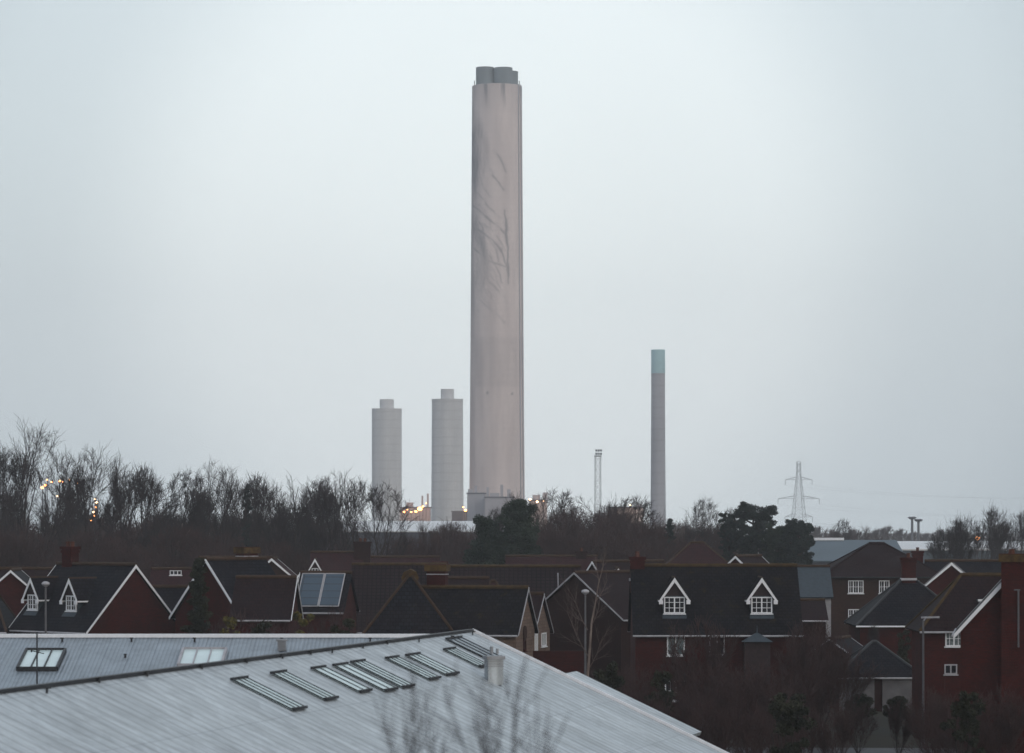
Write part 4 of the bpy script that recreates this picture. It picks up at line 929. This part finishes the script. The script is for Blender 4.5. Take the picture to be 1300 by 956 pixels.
def great_chimney():
    Y = 1372.0; k = Y / F
    t = thing('power_station_chimney', 'great tall concrete chimney with dark streaks and a dark cluster of flues at its top', 'chimney', ((631 - CX) * k, Y, 0))
    z1 = zat(110, Y); nz_, na = 470, 200
    zs = np.linspace(0, z1, nz_); rs = 12.25 + (10.85 - 12.25) * (zs / z1) ** .9
    th = np.linspace(0, 2 * np.pi, na, endpoint=False)
    # shallow panel joints in the shell
    rr = rs[:, None] * (1 + 0 * th[None])
    V = np.stack([rr * np.cos(th), rr * np.sin(th), np.repeat(zs[:, None], na, 1)], -1).reshape(-1, 3)
    i = np.arange(nz_ - 1)[:, None] * na; j = np.arange(na)[None]; j2 = (j + 1) % na
    Fc = np.stack([i + j, i + j2, i + na + j2, i + na + j], -1).reshape(-1, 4)
    me = raw_mesh('concrete_shaft', V, Fc)
    # streaks: rows and columns measured on the face towards the town
    px = 631 + V[:, 0] / k; py = 660 - (V[:, 2] - 12) / k; front = V[:, 1] < 0
    st = np.zeros(len(V))
    g = np.random.default_rng(3)
    lines = [([(627, 196), (635, 204), (640, 214), (642, 222)], .9, .55), ([(625, 226), (634, 236), (640, 244)], .9, .6),
             ([(600, 262), (612, 272), (622, 283), (633, 291), (642, 300)], 1.0, .6), ([(641, 270), (643, 300), (645, 325), (645, 352)], 1.3, .7),
             ([(602, 290), (615, 299), (626, 308), (638, 324), (644, 342), (646, 362)], 1.0, .65), ([(600, 316), (611, 325), (622, 334), (641, 341)], .9, .55),
             ([(602, 345), (616, 354), (628, 366), (640, 380)], .8, .4), ([(604, 278), (612, 290), (616, 305)], .8, .5), ([(612, 255), (620, 266), (628, 272)], .7, .4),
             ([(600, 372), (615, 388), (632, 402), (640, 412)], .7, .3), ([(620, 305), (630, 320), (634, 335)], .8, .4), ([(606, 330), (616, 345), (622, 362)], .7, .35), ([(610, 205), (620, 214), (626, 224)], .7, .35), ([(606, 246), (618, 262), (630, 275), (640, 284)], .6, .35), ([(600, 300), (612, 316), (624, 330), (634, 350), (638, 362)], .7, .45), ([(612, 286), (626, 296), (636, 310), (641, 322)], .6, .4), ([(608, 225), (614, 240), (622, 252)], .6, .4), ([(600, 330), (610, 344), (622, 352), (632, 362), (640, 376)], .6, .3), ([(636, 318), (642, 335), (644, 350)], 1.0, .45)]
    for _ in range(16):
        x0, y0 = g.uniform(598, 622), g.uniform(250, 385); L_ = g.uniform(10, 26)
        pts = [(x0, y0)]; dx = 1.0
        for s_ in range(4):
            x0 += L_ / 4 * dx; y0 += L_ / 4 * (.6 + .35 * s_); dx *= .75; pts.append((x0, y0))
        lines.append((pts, g.uniform(.45, .7), g.uniform(.15, .35)))
    wmod = 1 + .6 * np.sin(py * .09 + px * .2) * np.sin(py * .031 + 2)
    wob = 1.6 * np.sin(py * .21 + 1) + .8 * np.sin(py * .53)
    for pts, wd_, am in lines:
        for a, b in zip(pts[:-1], pts[1:]):
            ax, ay = a; bx_, by = b; L2 = (bx_ - ax) ** 2 + (by - ay) ** 2
            u_ = np.clip(((px - ax) * (bx_ - ax) + (py - ay) * (by - ay)) / L2, 0, 1)
            d = np.hypot(px + wob * .35 - ax - u_ * (bx_ - ax), py - ay - u_ * (by - ay))
            # streaks bleed upwards to the left a little
            st = np.maximum(st, am * (.85 * np.exp(-(d / (wd_ * .95 * wmod)) ** 2) + .15 * np.exp(-(d / (wd_ * 3.2)) ** 2)) * front)
    ang = np.arctan2(V[:, 1], V[:, 0])
    def fbm(a, b, seed):
        r_ = np.zeros_like(a); gg = np.random.default_rng(seed); am = 1.
        for o in range(5):
            f1, f2, ph = gg.uniform(.6, 1.4, 3) * 1; r_ += am * np.sin(a * f1 * 2 ** o + ph * 6 + 1.7 * np.sin(b * f2 * 2 ** o * .7 + ph * 9)); am *= .55
        return r_
    n1 = fbm(px * .12, py * .05, 5); n2 = fbm(px * .3, py * .02, 6)
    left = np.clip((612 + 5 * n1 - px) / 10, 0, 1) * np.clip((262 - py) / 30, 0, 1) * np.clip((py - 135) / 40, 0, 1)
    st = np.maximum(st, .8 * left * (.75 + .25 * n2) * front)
    st = np.maximum(st, .5 * np.clip((603.5 + .8 * n1 - px) / 4, 0, 1) * np.clip((470 - py) / 100, .35, 1) * front)  # shaded left edge of the shaft, painted in as a darker strip
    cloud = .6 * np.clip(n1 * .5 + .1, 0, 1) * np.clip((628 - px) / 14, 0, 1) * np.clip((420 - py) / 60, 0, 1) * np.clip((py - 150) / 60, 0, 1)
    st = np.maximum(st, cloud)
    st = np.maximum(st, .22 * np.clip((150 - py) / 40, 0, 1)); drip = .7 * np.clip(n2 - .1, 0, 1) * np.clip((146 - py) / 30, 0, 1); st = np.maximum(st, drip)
    st = np.maximum(st, .8 * np.exp(-(np.hypot(px - 619, (py - 500) * .7) / 1.3) ** 2) * front); st = np.maximum(st, .8 * np.exp(-(np.hypot(px - 650, (py - 501) * .8) / 1.2) ** 2) * front)
    st = np.maximum(st, .10 * ((py > 430) & (py < 492)))
    att = me.attributes.new('stain', 'FLOAT', 'POINT'); att.data.foreach_set('value', st.astype(np.float32))  # holds the stains and the painted shade of the left edge
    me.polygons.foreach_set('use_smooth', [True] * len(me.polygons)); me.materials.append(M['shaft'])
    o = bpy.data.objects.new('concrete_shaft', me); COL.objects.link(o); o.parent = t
    q = MB(); q.tube((0, 0, z1 - .6), (0, 0, z1 + .05), 10.8, 10.8, 48); q.build('top_deck', M['conc2'], t)
    zt = zat(87, Y)
    for (a_, dz) in ((200, .0), (290, -.5), (20, -1.0), (110, 0.2)):
        c = (5.9 * math.cos(R(a_ + 8)), 5.9 * math.sin(R(a_ + 8)))
        q = MB(); q.tube((*c, z1), (*c, zt + dz), 3.95, 3.95, 28); q.build('flue', M['flue'], t)
    for x in (-9.8, 9.7):
        q = MB(); q.tube((x, -3, z1), (x, -3, z1 + 2.2), .18, n=6); q.build('lightning_rod', M['dark_metal'], t)
    for a_ in (-32, -20):
        q = MB(); r0, r1 = 12.35, 10.95
        q.beam((r0 * math.cos(R(a_)), r0 * math.sin(R(a_)), 0), (r1 * math.cos(R(a_)), r1 * math.sin(R(a_)), z1 + .3), .5, .35); q.build('ladder_rail', M['plant'], t)
great_chimney()

def stack(label, px, top, Y, wtop, wbot, cap=None, shaft='conc2', band=None, flare=1.0):
    k = Y / F; t = thing('chimney_stack', label, 'chimney', ((px - CX) * k, Y, 0)); z1 = zat(top, Y)
    n = 36
    q = MB(); hs = [0, .25, .5, .75, 1]
    zb = z1 if not band else zat(band, Y)
    for i in range(8):
        f0, f1 = i / 8, (i + 1) / 8; g_ = lambda f: (wbot + (wtop - wbot) * (1 - (1 - f * zb / z1) ** flare)) * k / 2
        q.tube((0, 0, zb * f0), (0, 0, zb * f1), g_(f0), g_(f1), n, cap=False)
    if not band: q.poly([(wtop * k / 2 * math.cos(2 * math.pi * i / n), wtop * k / 2 * math.sin(2 * math.pi * i / n), z1) for i in range(n)])
    q.build('concrete_shaft', M[shaft], t, smooth=True)
    if band:
        q = MB(); q.tube((0, 0, zb), (0, 0, z1), wtop * k / 2 + .05, wtop * k / 2, n); q.build('painted_band', M['green_cap'], t)
    if cap:
        q = MB(); q.tube((0, 0, z1), (0, 0, zat(cap[0], Y)), cap[1] * k / 2, cap[1] * k / 2, 28); q.tube((0, 0, z1 - .3), (0, 0, z1 + .5), wtop * k / 2 + .15, wtop * k / 2 + .15, n); q.build('flue', M['conc2'], t)
    return t
stack('shorter leftmost pale grey tower with a small flue on its flat top', 491, 520, 1750, 38, 38, cap=(507, 18))
stack('pale grey flat topped tower with a flue just left of the great chimney', 568, 508, 1600, 39.5, 41.5, cap=(494, 17))
stack('slender grey stack with a turquoise band at its top', 835.5, 444, 1300, 17.5, 20.5, shaft='stack_conc', band=474, flare=2)

def plant_block(name, label, px0, px1, top, Y, depth, m_, extras=()):
    X0, X1 = (px0 - CX) * Y / F, (px1 - CX) * Y / F; z1 = zat(top, Y)
    t = thing(name, label, 'industrial building', ((X0 + X1) / 2, Y, 0)); w_ = X1 - X0
    q = MB(); q.box((0, depth / 2, z1 / 2), (w_, depth, z1)); 
    n = max(2, int(w_ / 2.5))
    for i in range(n + 1): q.box((-w_ / 2 + w_ * i / n, -.12, z1 / 2 - .2), (.3, .3, z1 - .4))
    q.build('wall', M[m_], t)
    q = MB(); q.box((0, depth / 2, z1 + .25), (w_ + .8, depth + .8, .5)); q.build('roof', M['plant_dark'], t)
    for (ex, h_, ww) in extras:
        q = MB(); q.box(((ex - CX) * Y / F - (X0 + X1) / 2, 2, z1 + .5 + h_ / 2), (ww, ww, h_)); q.build('roof_vent', M['plant'], t)
    return t
plant_block('boiler_house', 'grey ribbed plant building at the left foot of the great chimney', 593.5, 616, 627, 1330, 20, 'plant', ((604, 3, 1.2), (597, 1.5, 2)))
plant_block('boiler_house', 'low plant building with short vent stacks in front of the great chimney', 616, 652, 632, 1310, 20, 'plant', ((619, 4, 1.0), (637, 5, 1.2), (646, 3, 1.5), (628, 1.5, 4)))
plant_block('plant_building', 'beige plant block just right of the great chimney', 672, 694, 636, 1290, 15, 'plant_beige', ((681, 2, 3), (692, 3, 2)))
plant_block('plant_building', 'beige box building behind the windblown trees left of the slender stack', 776, 816, 645, 1250, 15, 'plant_beige', ((812, 1, 2),))
plant_block('plant_building', 'low plant building between the two slim pale towers', 508, 546, 645, 1400, 15, 'plant', ((536, 5, .8), (543, 6, .8), (520, 2, 3)))
plant_block('plant_building', 'low dark plant building between the second tower and the great chimney', 574, 594, 650, 1390, 12, 'plant_dark')

M['amber'] = emit('amber_lamp', (1.0, .36, .10), 9)
M['amber_w'] = emit('warm_lamp', (1.0, .60, .32), 9)
def floodlight(label, px, py, Y, r, m_='amber', group=None):
    z = zat(py, Y); t = thing('floodlight', label, 'floodlight', ((px - CX) * Y / F, Y, 0), 0, group)
    q = MB(); q.tube((0, 0, 0), (0, 0, z), .18 if Y > 900 else .08, .12 if Y > 900 else .05, 6); q.build('post', M['plant_dark'], t)
    q = MB(); q.ball((0, -.2, z), r, 8, 6, .75); q.build('lamp', M[m_], t)
    return t
for px, py, r in ((513, 650, .55), (522, 650, .45), (528, 649.5, .6), (533, 646, 1.1), (537, 643, .45), (517, 647, .3), (541, 639, .3), (591, 648, .6), (588, 644, .35)):
    floodlight('one of the amber floodlights glowing around the feet of the slim pale towers', px, py, 1380, r, group='amber lights at the feet of the towers')
for px, py, r in ((673, 634, .4), (682, 637, .5), (690, 636, .3), (800, 641, .3)):
    floodlight('one of the warm floodlights by the beige plant blocks right of the great chimney', px, py, 1270, r, 'amber_w', group='warm lights by the beige blocks')
for px, py, r in ((54, 619, .20), (58, 616, .18), (66, 612, .13), (76, 611, .18), (80, 612, .12), (98, 613, .2), (73, 630, .12), (92, 632, .14), (121, 634, .13), (123, 638, .16), (122, 644, .14), (119, 650, .18), (120, 655, .14), (116, 661, .12), (60, 609, .1), (88, 609, .1)):
    floodlight('one of the orange lamps twinkling through the leafless trees at the far left', px, py, 420, r, 'amber_w' if px % 2 else 'amber', group='orange lamps behind the trees at left')
floodlight('single orange lamp glowing inside the leafless tree at right', 1240.5, 683.5, 440, .32, 'amber')
for gx, gy, gY, en in ((530, 647, 1385, 3500), (590, 648, 1375, 2000), (682, 632, 1278, 1200), (800, 641, 1240, 900)):
    gl_ = bpy.data.lights.new('amber_glow', 'POINT'); gl_.energy = en; gl_.color = (1, .42, .16); gl_.shadow_soft_size = .8
    go_ = bpy.data.objects.new('amber_glow', gl_); COL.objects.link(go_); go_.location = at(gx, gy, gY)
ld = bpy.data.lights.new('amber_glow', 'POINT'); ld.energy = 250; ld.color = (1, .38, .12); ld.shadow_soft_size = .3
lo = bpy.data.objects.new('amber_glow', ld); COL.objects.link(lo); lo.location = at(1240.5, 683.5, 436)

# lattice structures
def lattice(name, label, cat, px, top, Y, wb, wt, m_, bays, arms=(), head=None):
    k = Y / F; t = thing(name, label, cat, ((px - CX) * k, Y, 0), R(12)); z1 = zat(top, Y); q = MB(); r = .085 * Y / 1500
    hw = lambda z: (wb + (wt - wb) * min(1, (z / z1) * 1.15)) / 2
    L_ = [(-1, -1), (1, -1), (1, 1), (-1, 1)]
    for i in range(bays):
        a, b = z1 * i / bays, z1 * (i + 1) / bays
        for c in range(4):
            p0, p1 = L_[c], L_[(c + 1) % 4]
            q.tube((p0[0] * hw(a), p0[1] * hw(a), a), (p0[0] * hw(b), p0[1] * hw(b), b), r, n=4)
            q.tube((p0[0] * hw(a), p0[1] * hw(a), a), (p1[0] * hw(b), p1[1] * hw(b), b), r * .6, n=3)
            q.tube((p1[0] * hw(a), p1[1] * hw(a), a), (p0[0] * hw(b), p0[1] * hw(b), b), r * .6, n=3)
            q.tube((p0[0] * hw(b), p0[1] * hw(b), b), (p1[0] * hw(b), p1[1] * hw(b), b), r * .6, n=3)
    q.build('lattice_mast', M[m_], t)
    tips = []
    for (py, half) in arms:
        z = zat(py, Y)
        for sg in (-1, 1):
            a = MB(); tip = Vector((sg * half, 0, z))
            for yy in (-hw(z), hw(z)):
                a.tube((sg * hw(z), yy, z), tip, r * .8, n=4); a.tube((sg * hw(z), yy, z + 1.6), tip, r * .8, n=4)
            for f in (.3, .6): a.tube((sg * (hw(z) + (half - hw(z)) * f), 0, z), (sg * (hw(z) + (half - hw(z)) * f), 0, z + 1.6 * (1 - f)), r * .5, n=3)
            a.build('crossarm', M[m_], t)
            a = MB()
            for j in range(6): a.tube(tip - Vector((0, 0, .3 + j * .5)), tip - Vector((0, 0, .65 + j * .5)), .22, .16, 6)
            a.build('insulator', M[m_], t); tips.append(tip - Vector((0, 0, 3.4)))
    if head:
        a = MB(); a.box((0, 0, z1), (head, head, .4))
        for x in (-.4, 0, .4):
            for s_ in (0, 1): a.box((x * head, -head / 2 - .2, z1 + .8 + s_ * 1.2), (head * .28, .5, .8))
        a.build('lamp_rack', M[m_], t)
    return t, tips
M['lattice'] = mat('galvanised_lattice', (.13, .14, .16), .7, var=.1)
pt, tips = lattice('pylon', 'lattice electricity pylon rising above the dark pines', 'pylon', 1014, 586, 1850, 9.2, 2.0, 'lattice', 12, ((609, 8.2), (633, 12.6), (656, 8.4)))
lattice('floodlight_mast', 'thin lattice floodlight mast between the great chimney and the slender stack', 'mast', 759, 579, 1150, 2.2, 1.9, 'lattice', 14, (), 2.2)
# power lines running off to the right
M['wire'] = mat('aluminium_wire', (.14, .15, .17), .6, var=.05)
base = pt.matrix_basis if hasattr(pt, 'matrix_basis') else None
Rz = Matrix.Rotation(R(12), 3, 'Z')
for i, tp in enumerate(tips):
    A = Vector(pt.location) + Rz @ tp; B = A + Vector((290, 90, 4))
    q = MB(); prev = A
    for j in range(1, 25):
        f = j / 24; p = A.lerp(B, f) - Vector((0, 0, 9 * 4 * f * (1 - f))); q.tube(prev, p, .035, n=3, cap=False); prev = p
    w_ = q.build('power_line', M['wire']); tag(w_, 'one of the thin power lines hanging from the pylon towards the right edge', 'cable', 'power lines from the pylon')
for lab, px, py in (('taller of two small mushroom topped masts above the skyline at right', 1158, 657), ('shorter of two small mushroom topped masts above the skyline at right', 1166, 660)):
    Y = 900; z = zat(py, Y); t = thing('light_mast', lab, 'mast', ((px - CX) * Y / F, Y, 0))
    q = MB(); q.tube((0, 0, 0), (0, 0, z), .45, .35, 8); q.build('post', M['lattice'], t)
    q = MB(); q.tube((0, 0, z - .5), (0, 0, z), .7, 1.35, 12); q.tube((0, 0, z), (0, 0, z + .25), 1.35, .9, 12); q.build('lamp_crown', M['lattice'], t)

# ------------------------------------------------------------------ ground
g_ = MB(); n = 24
g_.poly([(-2600, -200, 0), (2600, -200, 0), (2600, 2800, 0), (-2600, 2800, 0)])
M['ground'] = mat('winter_grass', (.012, .012, .008), 1, scale=.05, col2=(.022, .018, .012), detail=10)
gr = g_.build('ground', M['ground']); gr['kind'] = 'structure'
M['asphalt'] = mat('wet_asphalt', (.03, .03, .034), .6, var=.3, scale=.7, detail=8)
q = MB(); q.slab([(-60, 164, .02), (60, 158, .02), (60, 163.5, .02), (-60, 169.5, .02)], .016); rd = q.build('road', M['asphalt']); rd['kind'] = 'structure'

# ------------------------------------------------------------------ air
hz = MB(); hz.box((0, 1300, 109), (5300, 3100, 220))
hm = bpy.data.materials.new('damp_air'); hm.use_nodes = True; nt = hm.node_tree; nt.nodes.clear()
mo = nt.nodes.new('ShaderNodeOutputMaterial'); pv = nt.nodes.new('ShaderNodeVolumePrincipled')
pv.inputs['Color'].default_value = (.97, .97, .985, 1); pv.inputs['Density'].default_value = .00024; pv.inputs['Anisotropy'].default_value = .6
nt.links.new(pv.outputs[0], mo.inputs['Volume'])
ho = hz.build('haze', hm); ho['kind'] = 'stuff'

# ------------------------------------------------------------------ sky and light
W = bpy.data.worlds.new('World'); S.world = W; W.use_nodes = True; nt = W.node_tree; N = nt.nodes; L = nt.links; N.clear()
wo = N.new('ShaderNodeOutputWorld'); bg = N.new('ShaderNodeBackground'); bg2 = N.new('ShaderNodeBackground'); ad = N.new('ShaderNodeAddShader')
sk = N.new('ShaderNodeTexSky'); sk.sky_type = 'NISHITA'; sk.sun_disc = False
SUN_EL, SUN_AZ = R(24), R(35)      # azimuth clockwise from the viewing direction (+Y)
sk.sun_elevation = SUN_EL; sk.sun_rotation = SUN_AZ; sk.dust_density = 4; sk.air_density = 1.5
L.new(sk.outputs[0], bg.inputs['Color']); bg.inputs['Strength'].default_value = .02
# cloud layer: brightest patch of the overcast ahead, darker overhead and behind
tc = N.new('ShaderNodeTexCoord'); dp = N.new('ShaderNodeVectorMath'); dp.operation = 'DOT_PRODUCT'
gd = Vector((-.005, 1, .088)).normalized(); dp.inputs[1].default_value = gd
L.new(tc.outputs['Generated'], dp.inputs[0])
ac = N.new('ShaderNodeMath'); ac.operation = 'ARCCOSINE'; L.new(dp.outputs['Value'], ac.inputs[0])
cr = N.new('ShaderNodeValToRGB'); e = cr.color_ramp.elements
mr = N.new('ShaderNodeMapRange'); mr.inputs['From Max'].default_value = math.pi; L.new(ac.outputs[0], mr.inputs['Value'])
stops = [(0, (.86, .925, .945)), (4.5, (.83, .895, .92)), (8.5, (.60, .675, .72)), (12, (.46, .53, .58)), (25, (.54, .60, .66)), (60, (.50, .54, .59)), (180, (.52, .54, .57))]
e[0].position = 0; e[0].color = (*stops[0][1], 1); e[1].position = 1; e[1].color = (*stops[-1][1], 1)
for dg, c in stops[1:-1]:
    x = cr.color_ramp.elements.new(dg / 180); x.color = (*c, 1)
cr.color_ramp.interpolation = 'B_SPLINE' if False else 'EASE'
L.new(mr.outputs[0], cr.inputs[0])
cn = N.new('ShaderNodeTexNoise'); cn.inputs['Scale'].default_value = 5; cn.inputs['Detail'].default_value = 6; L.new(tc.outputs['Generated'], cn.inputs['Vector'])
cm_ = N.new('ShaderNodeMapRange'); cm_.inputs['To Min'].default_value = .93; cm_.inputs['To Max'].default_value = 1.07; L.new(cn.outputs['Fac'], cm_.inputs['Value'])
mx = N.new('ShaderNodeMix'); mx.data_type = 'RGBA'; mx.blend_type = 'MULTIPLY'; mx.inputs['Factor'].default_value = 1
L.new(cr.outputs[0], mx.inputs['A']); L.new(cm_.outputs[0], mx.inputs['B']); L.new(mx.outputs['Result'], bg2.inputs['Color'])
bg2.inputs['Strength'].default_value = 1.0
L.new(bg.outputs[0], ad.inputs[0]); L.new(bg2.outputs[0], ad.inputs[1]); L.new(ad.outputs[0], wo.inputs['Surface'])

sd = bpy.data.lights.new('sun', 'SUN'); sd.energy = .5; sd.angle = R(60); sd.color = (1, .95, .9)
so = bpy.data.objects.new('sun', sd); COL.objects.link(so)
sdir = Vector((math.sin(R(145)) * math.cos(SUN_EL), math.cos(R(145)) * math.cos(SUN_EL), math.sin(SUN_EL)))
so.rotation_euler = sdir.to_track_quat('Z', 'Y').to_euler()
sk.sun_rotation = R(145)

# ------------------------------------------------------------------ camera
cd = bpy.data.cameras.new('camera'); cam = bpy.data.objects.new('camera', cd); COL.objects.link(cam)
cam.location = (0, 0, CZ); cam.rotation_euler = (R(90), 0, 0)
cd.sensor_width = 36; cd.sensor_fit = 'HORIZONTAL'; cd.lens = 36 * F / 1300
cd.shift_y = (HY - 478) / 1300; cd.clip_end = 20000; cd.clip_start = 1
cd.dof.use_dof = True; cd.dof.focus_distance = 300; cd.dof.aperture_fstop = 1.9
S.camera = cam
S.view_settings.view_transform = 'Standard'; S.view_settings.look = 'None'; S.view_settings.exposure = .13; S.view_settings.gamma = 1
S.view_settings.use_curve_mapping = False
S.cycles.max_bounces = 4; S.cycles.diffuse_bounces = 2; S.cycles.glossy_bounces = 2; S.cycles.volume_bounces = 1; S.cycles.transparent_max_bounces = 8
S.cycles.use_denoising = True
